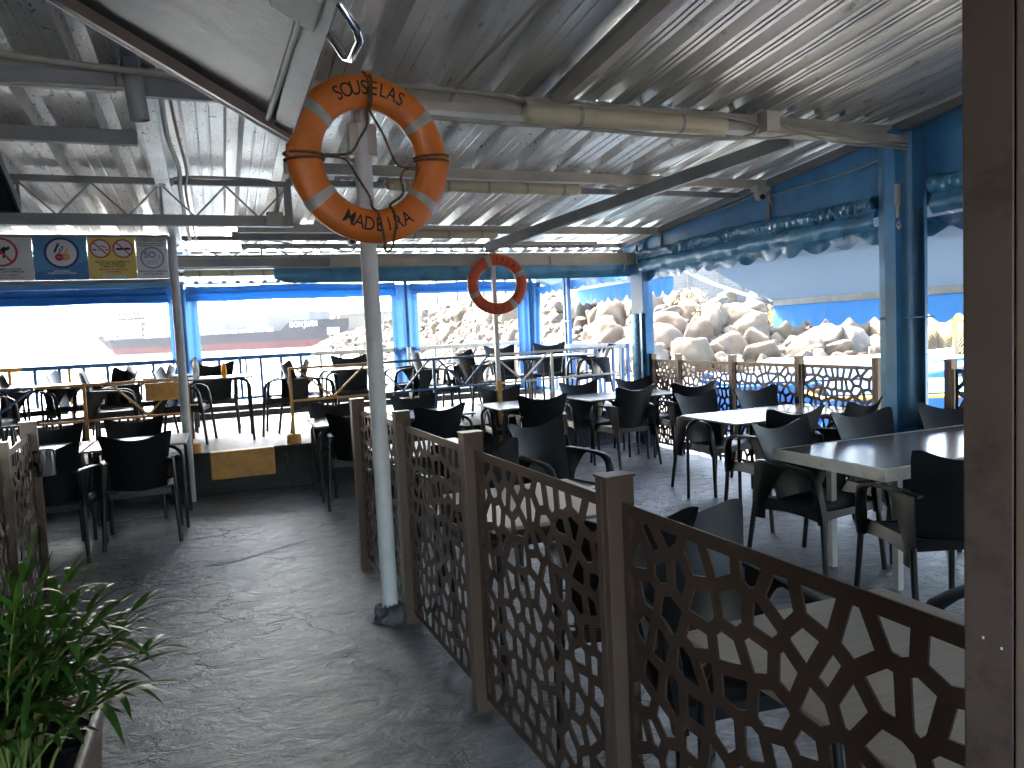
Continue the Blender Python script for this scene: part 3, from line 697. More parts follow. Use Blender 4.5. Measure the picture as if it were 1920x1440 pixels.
CH = [
 (4.22, 7.32, 5, 'black armchair with its back to the viewer at the second row of tables'),
 (4.93, 7.98, 180, 'black armchair facing the viewer directly left of the far blue column'),
 (4.12, 7.98, 176, 'black armchair facing the viewer, second from the far blue column behind the table'),
 (5.00, 7.22, -12, 'black armchair turned sideways below the far blue column near the beach screen'),
 (4.27, 5.68, 186, 'black armchair facing the viewer across the near left corner of the long middle table'),
 (4.96, 5.68, 180, 'black armchair facing the viewer at the long middle table by the beach screen'),
 (3.98, 4.58, -3, 'black armchair seen from behind at the near side of the long middle table'),
 (3.40, 3.53, 188, 'black armchair at the left end of the white framed table, arm towards the viewer'),
 (4.64, 4.62, 14, 'black armchair turned left between the long middle table and the wide blue column'),
 (4.12, 3.60, 176, 'black armchair facing the viewer across the white framed table in front of the blue column'),
 (4.78, 3.52, 150, 'black armchair with pointed back corner right of the wide blue column'),
 (3.40, 2.73, -20, 'black armchair with its back to the viewer beside the brown door frame'),
 (2.20, 4.70, 196, 'black armchair with shiny back, turned left beside the small table past the screen'),
 (3.12, 7.20, -12, 'black armchair seen from behind at the small table before the life ring'),
 (3.14, 8.14, 178, 'black armchair facing the viewer below the small red life ring'),
 (1.90, 7.05, 4, 'black armchair with its back to the viewer just right of the thick grey pole'),
 (2.00, 7.90, 180, 'black armchair facing the viewer behind the table right of the thick pole'),
 (1.13, 7.86, 180, 'black armchair facing the viewer behind the table left of the thick pole'),
 (1.18, 7.08, -14, 'black armchair half hidden by the first brown screen post'),
 (1.46, 3.95, 186, 'black armchair just behind the third screen post, back towards the sea'),
 (1.42, 4.55, -3, 'black armchair hidden behind the third screen post, only its back corner showing'),
 (1.44, 2.56, -24, 'black armchair at the nearer wooden table, back corner right of the fourth screen post'),
 (1.47, 1.98, 172, 'nearest black armchair, its back seen above and through the front screen panel'),
 (2.20, 1.36, 95, 'black armchair at the right end of the nearest beige table by the door frame'),
 (-1.50, 7.62, 180, 'black armchair facing the viewer at the far side of the leftmost tables'),
 (-.83, 7.72, 178, 'black armchair facing the viewer directly left of the slim grey pole'),
 (-.68, 6.78, 2, 'black armchair with its back to the viewer in front of the left tables'),
 (-1.26, 6.52, -4, 'black armchair with its back to the viewer behind the steel ashtray'),
 (-1.95, 6.6, 5, 'black armchair cut off by the left edge of the picture'),
]
for x, y, d, l in CH: chair(x, y, d, l)
TC = [
 (-.10, 10.15, 178, 'black terrace armchair behind the table with the bottles'),
 (.72, 9.5, 82, 'black terrace armchair facing left beside the table with the bottles'),
 (-.42, 9.35, -100, 'black terrace armchair between the slim pole and the bottle table'),
 (.98, 9.25, -80, 'black terrace armchair facing right above the orange painted step'),
 (1.66, 10.0, 180, 'black terrace armchair with broad back behind the orange railing'),
 (2.42, 10.3, 95, 'pale lit terrace armchair in front of the middle blue curtain'),
 (2.62, 9.35, -95, 'black terrace armchair with arms behind the blue railing section'),
 (3.30, 10.7, 85, 'black terrace armchair left of the thin square pole, facing left'),
 (3.35, 9.75, -75, 'black terrace armchair facing right beside the thin square pole'),
 (4.15, 10.75, 180, 'black terrace armchair behind the long terrace table, back to the sea'),
 (4.85, 10.7, 150, 'pale lit terrace armchair below the corner curtain'),
 (5.0, 9.65, 80, 'terrace armchair facing left with sunlit back beside the beach side railing'),
 (-.86, 10.6, 85, 'terrace armchair left of the slim pole with curved sunlit back'),
 (-1.15, 9.3, -85, 'black terrace armchair behind the orange railing on the left, facing right'),
 (-1.72, 10.7, -95, 'black terrace armchair facing right between the tables of the left terrace'),
 (-1.45, 10.8, 75, 'terrace armchair with tilted back in the middle of the left terrace'),
 (-1.30, 10.45, 110, 'terrace armchair with fanned back beside its twin on the left terrace'),
 (-2.15, 10.3, -70, 'black terrace armchair facing right near the orange part of the sea railing'),
 (-2.35, 9.2, -95, 'black terrace armchair at the left picture edge'),
 (-2.75, 10.9, -80, 'black terrace armchair by the sea railing at the left picture edge'),
]
for x, y, d, l in TC: chair(x, y, d, l, 'armchairs on the raised terrace', PZ)
# ------------------------------------------------------------------ tables
def make_table(w, d, top_m, leg_m=m_leg, zt=.75, white=False):
    t = empty('dining_table')
    if white:
        MB().box(-w / 2, w / 2, -d / 2, d / 2, zt - .022, zt).build('tabletop', top_m, t, bevel=.003)
        e = MB(); k = .004
        e.box(-w / 2 - k, w / 2 + k, -d / 2 - .022, -d / 2 - .0005, zt - .066, zt + .001); e.box(-w / 2 - k, w / 2 + k, d / 2 + .0005, d / 2 + .022, zt - .066, zt + .001)
        e.box(-w / 2 - .022, -w / 2 - .0005 - k, -d / 2 - .022, d / 2 + .022, zt - .066, zt + .0015); e.box(w / 2 + .0005 + k, w / 2 + .022, -d / 2 - .022, d / 2 + .022, zt - .066, zt + .0015)
        e.build('edge_frame', m_white_frame, t)
        for sx in (-1, 1):
            for sy in (-1, 1):
                x = sx * (w / 2 - .27); y = sy * (d / 2 - .16)
                MB().box(x - .02, x + .02, y - .02, y + .02, 0, zt - .05).build('leg', m_white_frame, t)
        a = MB(); a.box(-w / 2 + .25, w / 2 - .25, -.03, .03, zt - .06, zt - .024); a.build('crossbar', m_white_frame, t)
        return t
    MB().box(-w / 2, w / 2, -d / 2, d / 2, zt - .018, zt).build('tabletop', top_m, t, bevel=.006)
    for sx in (-1, 1):
        for sy in (-1, 1):
            p = []
            for k in range(8):
                a = pi / 2 * k / 7; r = .10; p.append((sx * (w / 2 - .16 + .12 * sin(a) ** 1), sy * (d / 2 - .14 + .10 * sin(a)), zt - .032 - r * (1 - cos(a))))
            p = [(sx * .05, sy * (d / 2 - .24), zt - .032)] + p + [(sx * (w / 2 - .035), sy * (d / 2 - .035), .0)]
            MB().tube(p, .0145, 10).build('leg', leg_m, t, smooth=50)
    return t
tabs = {}
def table(kind, x0, x1, y0, y1, label, group, z=0.):
    key = (kind, round(x1 - x0, 2), round(y1 - y0, 2))
    tm = {'dark': m_top_dark, 'grey': m_top_grey, 'oak': m_top_oak, 'white': m_top_red}[kind]
    if key in tabs: o = copy_tree(tabs[key], ((x0 + x1) / 2, (y0 + y1) / 2, z))
    else: o = make_table(x1 - x0, y1 - y0, tm, white=(kind == 'white')); tabs[key] = o; o.location = ((x0 + x1) / 2, (y0 + y1) / 2, z)
    return tag(o, label, 'table', group)
G1 = 'square tables with black tube legs'
table('grey', -1.105, -.325, 6.9, 7.68, 'square table between two chairs left of the slim grey pole', G1)
table('grey', -1.905, -1.125, 6.9, 7.68, 'square table pushed against its twin at the left picture edge', G1)
table('grey', .80, 1.58, 7.2, 7.98, 'square table left of the thick grey pole', G1)
table('grey', 1.64, 2.42, 7.2, 7.98, 'square table mostly hidden right of the thick grey pole', G1)
table('grey', 2.72, 3.50, 7.27, 8.05, 'square table in front of the thin square pole', G1)
table('grey', 3.84, 4.62, 7.35, 8.13, 'square table of the second row, left of its twin by the far column', G1)
table('grey', 4.64, 5.12, 7.35, 8.13, 'narrow table end beside the far blue column', G1)
table('grey', 3.78, 4.56, 4.75, 5.53, 'square table forming the left half of the long middle table', G1)
table('dark', 4.58, 5.14, 4.75, 5.53, 'dark table forming the right half of the long middle table', G1)
table('white', 3.22, 4.86, 2.86, 3.66, 'long dark topped table with white frame in front of the blue column', None)
table('oak', .99, 1.69, 4.90, 5.58, 'beige table behind the second brown screen panel', G1)
table('oak', 1.00, 1.72, 2.84, 3.62, 'beige table behind the third brown screen panel', G1)
table('oak', 1.08, 1.80, .86, 1.62, 'nearest beige wood table behind the front screen panel', G1)
G2 = 'tables on the raised terrace'
table('grey', -.40, .34, 9.0, 9.74, 'terrace table holding a clear bottle and a yellow bottle', G2, PZ)
table('grey', 1.15, 1.93, 9.2, 9.94, 'terrace table behind the orange railing', G2, PZ)
table('grey', 3.45, 4.19, 9.3, 10.04, 'terrace table just right of the thin square pole', G2, PZ)
table('grey', 4.22, 4.96, 9.3, 10.04, 'terrace table behind the white railing near the corner', G2, PZ)
table('grey', -1.05, -.3, 10.3, 11.04, 'terrace table near the left blue curtain', G2, PZ)
table('grey', -2.05, -1.3, 9.5, 10.24, 'terrace table behind the left orange railing', G2, PZ)
table('grey', -2.95, -2.2, 9.7, 10.44, 'terrace table at the left picture edge', G2, PZ)

bt = empty('water_bottle', (-.27, 9.25, PZ + .75)); tag(bt, 'clear plastic water bottle standing on the terrace table', 'bottle')
MB().lathe([(.033, 0), (.035, .01), (.035, .14), (.03, .17), (.014, .21), (.014, .225)], 16).build('bottle_body', m_bottle, bt, smooth=50)
MB().lathe([(.0165, .224), (.0165, .245)], 12).build('cap', m_red, bt)
MB().lathe([(.0358, .07), (.0358, .12)], 16).build('bottle_label', m_white_s, bt, smooth=50)
bt = empty('sauce_bottle', (.03, 9.2, PZ + .75)); tag(bt, 'yellow squeeze bottle standing on the terrace table', 'bottle')
MB().lathe([(.028, 0), (.03, .01), (.03, .11), (.022, .135)], 16).build('bottle_body', m_yel_b, bt, smooth=50)
MB().lathe([(.018, .135), (.012, .15), (.004, .185)], 12).build('nozzle', m_yel_b, bt)

# ------------------------------------------------------------------ railings
def lattice_rail(name, label, secs, group=None):
    """secs: (x0,y0,z0t, x1,y1,z1t, material, post_at_start)"""
    x0, y0 = secs[0][0][0], secs[0][0][1]
    t = tag(empty(name, (x0, y0, PZ)), label, 'railing', group)
    for (a, b_, m, posts, vees) in secs:
        A = Vector(a) - Vector((x0, y0, PZ)); B = Vector(b_) - Vector((x0, y0, PZ)); D = Vector((0, 0, -.36))
        r = MB(); r.bar(A, B, .028, .028); r.bar(A + D, B + D, .025, .022)
        for (u, v_) in vees: r.bar(A.lerp(B, u) + D * .02, (A.lerp(B, (u + v_) / 2)) + D * .97, .02, .02); r.bar((A.lerp(B, (u + v_) / 2)) + D * .97, A.lerp(B, v_) + D * .02, .02, .02)
        r.build('rail_section', m, t)
        for u in posts:
            p = A.lerp(B, u); MB().bar((p.x, p.y, 0), (p.x, p.y, p.z + .01), .03, .03).build('post', m, t)
    return t
def ry(x): return 8.45 + .085 * (x - .7)
t = lattice_rail('terrace_railing', 'low lattice railing in orange, blue and white along the front of the terrace', [
    ((.70, ry(.7), 1.275), (1.62, ry(1.62), 1.275), m_orange_p, (0,), ((.08, .92),)),
    ((1.66, ry(1.66), 1.275), (3.10, ry(3.1), 1.285), m_blue_r, (.0, .5), ((0, .46), (.54, 1))),
    ((3.14, ry(3.14), 1.285), (5.08, ry(5.08), 1.295), m_white_p, (.45, 1.0), ((.02, .43),))])
MB().lathe([(.075, .0), (.078, .01), (.075, .09), (.06, .1)], 18).build('foot_block', m_orange_p, t, smooth=40)
t = lattice_rail('terrace_railing', 'low orange and blue lattice railing with square plate left of the slim pole', [
    ((-3.6, 8.42, 1.235), (-1.72, 8.42, 1.235), m_blue_r, (0,), ((.5, 1.0),)),
    ((-1.70, 8.42, 1.235), (-.34, 8.45, 1.235), m_orange_p, (.3, 1.0), ((.48, .95),))])
MB().lathe([(.075, .0), (.078, .01), (.075, .09), (.06, .1)], 18, Matrix.Translation((3.27, .03, 0))).build('foot_block', m_orange_p, t, smooth=40)
MB().box(2.86, 3.24, -.02, .02, .58, .76).build('plate', m_orange_p, t)
def sea_rail(name, label, A, B, zt, segs, gap=.30, z0=PZ + .17, bw=.042):
    A = Vector(A); B = Vector(B); L = (B - A).length; t = tag(empty(name, (A.x, A.y, 0)), label, 'railing'); D = B - A
    for (u0, u1, m) in segs:
        p = D * u0; q = D * u1
        r = MB(); r.bar((p.x, p.y, zt), (q.x, q.y, zt), .06, .065); r.bar((p.x, p.y, z0 + .10), (q.x, q.y, z0 + .10), .045, .045)
        r.build('rail_section', m, t)
        n = max(1, int((u1 - u0) * L / gap))
        for i in range(n):
            s = D * (u0 + (u1 - u0) * (i + .5) / n); MB().bar((s.x, s.y, z0 + .11), (s.x, s.y, zt - .02), bw, .03).build('baluster', m, t)
    for u in (0, .25, .5, .75, 1.):
        s = D * u; MB().bar((s.x, s.y, z0), (s.x, s.y, zt - .02), .035, .035).build('post', segs[0][2] if u < .3 else segs[-1][2], t)
    return t
sea_rail('sea_railing', 'blue, white and orange sea side railing across the back of the terrace', (-4.5, 12.38), (5.25, 12.38), 1.355,
         [(0, .19, m_orange_p), (.19, .602, m_blue_r), (.602, 1, m_white_p)])
m_blue_r2 = mat('bright_blue_rail_paint', (.02, .13, .38), .42, var=.12, scale=8)
sea_rail('side_railing', 'bright blue railing on the beach side of the terrace', (5.28, 8.95), (5.28, 12.3), 1.29, [(0, .5, m_blue_r2), (.5, 1, m_blue_r2)], gap=.26, z0=PZ, bw=.03)

# ------------------------------------------------------------------ blue columns, curtains, gable wall
def h_column(name, label, x, y, z1, box_h=None):
    t = tag(empty(name, (x, y, 0)), label, 'column')
    return t
t = h_column('blue_column', 'far blue steel column with bare metal lower half beside the terrace', 5.22, 8.40, 2.6)
MB().box(-.06, .06, -.13, .13, 0, 2.7).build('steel_core', m_blue, t)
m_lblue_p = mat('pale_blue_column_paint', (.10, .23, .42), .45, var=.1, patch=(.12, .26, .5), pscale=5, pthr=(.6, .62))
MB().box(-.10, .0, -.145, .145, 1.72, 2.42).build('pale_casing', m_lblue_p, t, bevel=.004)
MB().grid(lambda u, v: (-.075 - .05 * abs(cos(pi * (u))) ** .8 + .02 * u, -.14 + .28 * u, 0.0 + 1.72 * v), 20, 2, .002).build('metal_casing', mat('bare_blue_steel', (.10, .22, .34), .28, metal=.6, var=.12), t, smooth=60)
t = h_column('blue_column', 'wide blue steel column between the awning bays on the right', 5.20, 4.42, 3.0)
MB().box(-.06, .11, -.005, .005, 0, 3.02).build('web', m_blue, t)
MB().box(-.07, -.06, .0, .17, 0, 3.02).build('flange', mat('worn_light_blue_steel', (.14, .33, .52), .35, metal=.2, var=.2, scale=3), t)
b = MB(); b.grid(lambda u, v: (.03 - .12 * (1 - sin(pi * u) ** .6), -.27 + .235 * u, 3.0 * v), 18, 2, .005); b.build('curved_casing', mat('worn_blue_steel', (.11, .29, .48), .36, metal=.2, var=.2, scale=3), t, smooth=60)
MB().box(-.135, -.065, -.045, .055, 0, 3.02).build('square_tube', m_blue, t)
for q in ((-.085, .02, -.265, -.05, 1.52, 1.535), (-.07, .02, .06, .165, 1.52, 1.535), (-.085, .02, -.265, -.05, .62, .635)): MB().box(*q).build('bracket', m_blue, t)
for (y0, lab) in ((10.85, 'thin blue post on the beach side of the terrace'),):
    t = h_column('blue_post', lab, 5.30, y0, 2.5); b = MB(); b.box(-.03, .03, -.09, -.04, PZ, 2.5); b.box(-.03, .03, .03, .09, PZ, 2.5); b.box(-.015, .015, -.04, .03, PZ, 2.5); b.build('shaft', mat('bright_blue_post', (.03, .17, .46), .42, var=.1), t)
    MB().box(-.06, -.03, -.12, .12, 1.68, 1.70).build('bracket', m_white_p, t)
m_bright = mat('blue_canvas_curtain', (.04, .125, .30), .4, var=.2, scale=4, trans=(.05, .15, .36, .16))  # one even translucent blue for all curtains
def curtain(name, label, x0, x1, y, z0, z1, folds, amp=.03, flare=0.):
    def fn(u, v):
        w = (x1 - x0) * (1 + flare * v ** 2 * .6); xc = (x0 + x1) / 2 - flare * .12 * (1 - v); x = xc + (u - .5) * w
        return (x, y + amp * sin(u * folds * 2 * pi + .6 * sin(v * 3)) * (.6 + .4 * noise.noise(Vector((u * 5, v * 2, 0)))), z0 + (z1 - z0) * v)
    b = MB(); b.grid(fn, 60, 16); o = b.build(name, m_bright, smooth=60); return tag(o, label, 'curtain')
curtain('side_curtain', 'gathered blue canvas curtain behind the slim grey pole', -.68, -.26, 12.33, PZ + .2, 2.45, 3)
curtain('side_curtain', 'gathered blue canvas curtain in the middle of the sea front', 2.74, 3.20, 12.33, PZ + .2, 2.45, 3)
curtain('side_curtain', 'loosely hanging blue canvas curtain at the far corner', 5.00, 5.42, 12.2, PZ + .1, 2.42, 4, .05, .25)
curtain('side_curtain', 'gathered blue canvas curtain at the left end of the sea front', -4.4, -3.9, 12.33, PZ + .2, 2.45, 3)
for (x, l, m, zt) in ((-.47, 'round blue post behind the slim grey pole', m_blue_r2, 2.5), (2.97, 'round post, blue above and white below, in the middle of the sea front', m_blue_r2, 2.5), (5.25, 'round blue post at the far corner of the terrace', m_blue_r2, 2.5), (-4.15, 'round blue post at the left end of the sea front', m_blue_r2, 2.5)):
    t = tag(empty('round_post', (x, 12.22, PZ)), l, 'post'); MB().tube([(0, 0, 0), (0, 0, zt - PZ)], .035, 14).build('shaft', m, t, smooth=50)
    if 2.9 < x < 3: MB().tube([(0, 0, 0.01), (0, 0, .93)], .037, 14).build('white_base', m_white_p, t, smooth=50)

# gable wall above the awning roll on the beach side
b = MB()
ys = [-.0, 4.25, 4.5, 8.9]
for x in (5.20, 5.25):
    b.v += [(x, .4, 2.45), (x, 9.0, 2.30), (x, 9.0, roof_z(9.0) - .01), (x, .4, roof_z(.4) - .01)]
b.f += [(0, 1, 2, 3), (7, 6, 5, 4), (0, 4, 5, 1), (1, 5, 6, 2), (2, 6, 7, 3), (3, 7, 4, 0)]
gw = b.build('gable_wall', m_blue); tag(gw, 'blue panel wall above the rolled canvas on the beach side', 'wall')
gs = MB()
for y in (4.46, 5.95, 7.9): gs.box(5.17, 5.198, y - .02, y + .02, 2.5, roof_z(y) - .08)
gs.build('batten', m_steel_g, gw)

def wrinkled_roll(name, label, A, B, r, m, wr=.012, seed=0, cat='canvas roll', flap=0., flap_top=0., ends=True, flap_x=-.0, rings=90, fine=14):
    A = Vector(A); B = Vector(B); L = (B - A).length; t = tag(empty(name, A), label, cat); D = (B - A).normalized(); sx = Vector((0, 0, 1)).cross(D).normalized()
    up = Vector((0, 0, 1))
    def fn(u, v):
        a = 2 * pi * v; p = D * (L * u)
        k = max(0, noise.noise(Vector((u * L * 1.7, seed, 0))) + .25)
        w = wr * (noise.noise(Vector((u * L * fine + 3 * v, a * 1.2, seed))) * (.35 + 2.0 * k) + .5 * noise.noise(Vector((u * L * 5, a, seed + 4))))
        rr = r + w; sag = -.012 * sin(pi * u * 3)
        return p + sx * cos(a) * rr + up * (sin(a) * rr + sag)
    b = MB(); b.grid(fn, rings * 2, 20); b.build('roll', m, t, smooth=70)
    if flap:
        def ff(u, v):
            p = D * (L * u); w = .010 * noise.noise(Vector((u * L * 3, v * 3, seed + 9))) + .012 * noise.noise(Vector((u * L * 9, v, seed + 2))) * v
            return p + sx * (flap_x + .035 * sin(pi * v) + w) + up * (-flap_top - (flap + .015 * noise.noise(Vector((u * L * 1.3, 0, seed)))) * v)
        b = MB(); b.grid(ff, rings, 8, .002); b.build('flap', m, t, smooth=70)
    return t
def valance(name, label, A, B, drop, amp, per, m, lean=(0, 0), cat='valance', parent=None, flip=False, ret=False):
    A = Vector(A); B = Vector(B); L = (B - A).length; D = (B - A).normalized(); n = int(L / per * 12); b = MB(); sx = Vector((0, 0, 1)).cross(D).normalized()
    for i in range(n + 1):
        s = L * i / n; k = abs(sin(pi * s / per)) if not flip else 1 - abs(sin(pi * s / per))
        zb = -drop - amp * (k - .5)
        for v in (0, .33, .66, 1):
            w = .030 * noise.noise(Vector((s * 2.5, v * 2, A.x))) * v + .022 * noise.noise(Vector((s * 9, v, A.x))) * v
            q = A + D * s + sx * w + Vector((0, 0, zb * v)); b.v.append(tuple(q - (Vector(parent.location) if parent else Vector())))
    for i in range(n):
        for j in range(3): a = i * 4 + j; b.f.append((a, a + 4, a + 5, a + 1))
    o = b.build(name, m, parent, smooth=60)
    if not parent: tag(o, label, cat)
    return o
wrinkled_roll('canvas_roll', 'long wrinkled blue canvas roll over the beach side opening between the blue columns', (5.13, 4.62, 2.485), (5.13, 8.32, 2.47), .062, m_blue_pvc_d, .020, 3, flap=.15, flap_top=.07, rings=300, fine=26)
wrinkled_roll('canvas_roll', 'blue canvas roll right of the wide blue column', (5.13, 1.0, 2.56), (5.13, 4.1, 2.53), .062, m_blue_pvc_d, .020, 8, flap=.15, flap_top=.07, rings=240, fine=26)
valance('scalloped_valance', 'long scalloped grey blue valance hanging under the canvas roll', (5.215, 4.55, 2.30), (5.215, 8.30, 2.28), .115, .07, .32, m_blue_pvc_d)
valance('scalloped_valance', 'scalloped valance right of the wide blue column', (5.215, .5, 2.30), (5.215, 4.22, 2.30), .115, .07, .32, m_blue_pvc_d)
# sea side rolls and drops
wrinkled_roll('canvas_roll', 'long bright blue canvas roll over the left part of the sea opening', (-.5, 12.25, 2.44), (-8.4, 12.25, 2.44), .055, m_blue_pvc, .006, 13, flap=.17, flap_top=.03)
wrinkled_roll('canvas_roll', 'bright blue canvas roll over the middle of the sea opening', (2.80, 12.25, 2.43), (-.42, 12.25, 2.43), .055, m_blue_pvc, .006, 15, flap=.15, flap_top=.03)
wrinkled_roll('canvas_roll', 'bright blue canvas roll over the right part of the sea opening', (5.2, 12.25, 2.40), (3.06, 12.25, 2.40), .06, m_blue_pvc, .008, 17, flap=.09, flap_top=.03)
def dark_sag(u, v):
    x = .62 + 4.55 * u; return (x, 8.56 + .03 * sin(v * pi) + .008 * noise.noise(Vector((x * 2, v * 3, 0))), 2.385 - (.165 + .012 * sin(u * pi)) * v * (1 - .35 * max(0, .03 - u) * 30))
b = MB(); b.grid(dark_sag, 60, 8, .002)
o = b.build('canvas_drop', m_blue_pvc_d, smooth=60); tag(o, 'dark blue canvas strip hanging below the front header behind the small life ring', 'canvas strip')
thing_box('blue_fascia', 'blue fascia strip under the row of signs', 'fascia', [(-6, -.42, 8.5, 8.53, 2.20, 2.26)], m_blue)
wrinkled_roll('canvas_roll', 'smooth blue canvas roll directly below the row of signs', (-.46, 8.56, 2.165), (-6, 8.56, 2.165), .045, m_blue_pvc, .003, 25, flap=.09, flap_top=.02)
valance('scalloped_valance', 'scalloped blue valance high on the beach side of the terrace', (5.36, 8.7, 2.36), (5.36, 12.3, 2.33), .12, .05, .28, m_blue_pvc)

# ------------------------------------------------------------------ awnings outside
def awning(name, label, y0, y1, x0, z0, x1, z1, drop, arms, per=.34):
    t = tag(empty(name, (x0, y0, z0)), label, 'awning'); O = Vector((x0, y0, z0))
    def fn(u, v):
        x = x0 + (x1 - x0) * u; y = y0 + (y1 - y0) * v; z = z0 + (z1 - z0) * u - .05 * sin(pi * u) + .006 * noise.noise(Vector((x * 2, y * 2, 0)))
        return Vector((x, y, z)) - O
    b = MB(); b.grid(fn, 14, 30, .002); b.build('fabric', m_awn_under, t, smooth=60)
    MB().bar(Vector((x1, y0 - .03, z1 - .02)) - O, Vector((x1, y1 + .03, z1 - .02)) - O, .07, .09).build('front_bar', m_white_p, t, bevel=.01)
    valance('valance', None, (x1 + .02, y0, z1 - .06), (x1 + .02, y1, z1 - .06), drop, .10, per, m_awn, parent=t)
    MB().tube([Vector((x0, y0, z0 + .03)) - O, Vector((x0, y1, z0 + .03)) - O], .04, 12).build('roller', m_white_p, t)
    for (ya, yb) in arms:
        a = Vector((x0 + .02, ya, z0 - .05)) - O; c = Vector((x1 - .03, yb, z1 - .03)) - O; e = (a + c) / 2 + Vector((0, -.35 if yb < ya else .0, -.03)); e = a.lerp(c, .5) + Vector((.0, .0, -.05))
        ar = MB().bar(a, e, .04, .05).build('arm', m_white_p, t)
        MB().bar(e, c, .035, .045).build('arm', m_white_p, t)
    return t
awning('awning', 'long extended awning with blue scalloped front over the beach side', -1.0, 7.72, 5.38, 2.50, 6.75, 1.80, .24, ((8.35, 7.70), (4.3, 3.6), (.5, .2)))
awning('awning', 'further awning with blue scalloped front beside the terrace', 9.4, 12.6, 5.42, 2.50, 6.35, 2.34, .24, ((12.4, 12.5),), .28)

# ------------------------------------------------------------------ light fittings, conduits, boxes
def light_tube(label, x0, x1, y, z, r, ribs=0):
    t = tag(empty('tube_light', (x0, y, z)), label, 'light fitting', 'tube light fittings under the canopy'); L = x1 - x0
    pr = [(0, r * .5), (.02, r * .92), (.05, r), (L - .05, r), (L - .02, r * .92), (L, r * .5)]
    MB().tube([(a, 0, 0) for a, _ in pr], [q for _, q in pr], 18).build('cover', m_tube_l, t, smooth=50)
    b = MB(); b.box(.02, L - .02, -.02, .05, r * .55, r * 1.15); b.build('base', m_conduit, t)
    n = max(2, int(L / .33))
    for i in range(ribs and n or 2):
        s = L * (i + .5) / (ribs and n or 2); MB().tube([(s - .012, 0, 0), (s + .012, 0, 0)], r * 1.05, 18).build('clip', m_conduit, t)
    return t
light_tube('large round yellowed tube light on the front main beam', 1.84, 3.36, 4.26, 2.905, .058)
light_tube('flat tube light under the second beam right of the big life ring', 1.30, 3.02, 5.82, 2.765, .045, 1)
light_tube('tube light under the third beam behind the big life ring', 1.45, 2.98, 7.80, 2.655, .045, 1)
light_tube('tube light on the terrace ceiling left of the dark canvas strip', -.35, .78, 10.0, 2.47, .04, 1)
light_tube('tube light above the row of signs', -3.2, -1.45, 7.5, 2.70, .03, 1)
light_tube('short tube light at the left picture edge', -2.2, -1.0, 4.75, 2.60, .06)
def hose(label, pts, r=.014, ridged=True, m=m_conduit):
    P = [Vector(p) for p in pts]; out = []
    for i in range(len(P) - 1):
        a = P[max(i - 1, 0)]; b_ = P[i]; c = P[i + 1]; d = P[min(i + 2, len(P) - 1)]; k = max(6, int((c - b_).length / (.006 if ridged else .04)))
        for q in range(k):
            u = q / k; out.append(.5 * ((2 * b_) + (c - a) * u + (2 * a - 5 * b_ + 4 * c - d) * u * u + (3 * b_ - a - 3 * c + d) * u ** 3))
    out.append(P[-1]); rs = [r * (1 + (.14 if ridged and i % 2 else 0)) for i in range(len(out))]
    o = MB().tube(out, rs, 8).build('conduit', m, smooth=70); return tag(o, label, 'conduit')
hose('ribbed conduit running above the large tube light', [(.9, 4.33, 3.03), (1.3, 4.33, 3.035), (1.7, 4.32, 3.02), (2.0, 4.32, 2.99), (2.4, 4.32, 3.0), (3.0, 4.32, 3.0), (3.45, 4.32, 2.99), (3.68, 4.31, 2.95)])
hose('ribbed conduit running below the large tube light', [(1.1, 4.31, 2.865), (1.6, 4.31, 2.85), (2.2, 4.31, 2.852), (2.8, 4.31, 2.838), (3.4, 4.31, 2.842), (3.6, 4.31, 2.87), (3.68, 4.31, 2.93)])
hose('ribbed conduit along the top of the left beams', [(-4, 4.28, 3.03), (-2.4, 4.28, 3.02), (-1.2, 4.28, 3.03), (-.5, 4.27, 2.99), (-.1, 4.26, 2.96), (.35, 4.26, 2.87)], .017)
hose('ribbed conduit sagging under the left beam', [(-4, 4.28, 2.88), (-2.0, 4.28, 2.885), (-1.2, 4.28, 2.87), (-.7, 4.28, 2.89), (-.36, 4.3, 2.90)], .012)
hose('pair of smooth cables from the junction box to the right wall', [(3.85, 4.30, 2.965), (4.05, 4.30, 2.93), (4.3, 4.30, 2.925), (4.7, 4.30, 2.885), (5.1, 4.31, 2.87)], .012, False)
hose('loose grey cable below the junction box', [(3.4, 4.31, 2.86), (3.75, 4.29, 2.855), (4.05, 4.29, 2.90), (4.35, 4.29, 2.86), (4.8, 4.29, 2.85), (5.12, 4.3, 2.84)], .009, False)
hose('cable strung along the blue gable wall', [(5.16, 4.52, 2.84), (5.18, 5.0, 2.80), (5.18, 5.9, 2.79)], .007, False, m_steel_w)
hose('cable hanging under the roof edge to the far column', [(5.1, 5.95, 2.84), (5.1, 6.6, 2.76), (5.12, 7.3, 2.76), (5.14, 7.9, 2.70), (5.15, 8.3, 2.62), (4.9, 8.36, 2.36)], .009, False)
hose('thin pipe running along the truss on the left', [(-.25, 6.25, 2.80), (-.18, 6.25, 2.865), (.35, 6.25, 2.865), (.5, 6.25, 2.83), (.52, 6.25, 2.7), (.5, 6.25, 2.55)], .012, False)
hose('bundle of cables beside the left rafter', [(-.2, 4.5, 2.97), (-.21, 5.2, 2.90), (-.18, 5.9, 2.86), (-.20, 6.6, 2.80), (-.2, 8.3, 2.66)], .016, False, m_steel_w)
hose('second cable beside the left rafter', [(-.16, 4.5, 2.98), (-.15, 5.2, 2.91), (-.13, 5.9, 2.84), (-.16, 6.6, 2.79), (-.14, 8.3, 2.64)], .010, False)
hose('thin cable drooping along the front truss to the camera', [(-.2, 8.28, 2.66), (.5, 8.28, 2.655), (.9, 8.28, 2.60), (1.25, 8.25, 2.56), (1.4, 8.2, 2.52), (1.5, 8.2, 2.60)], .009, False)
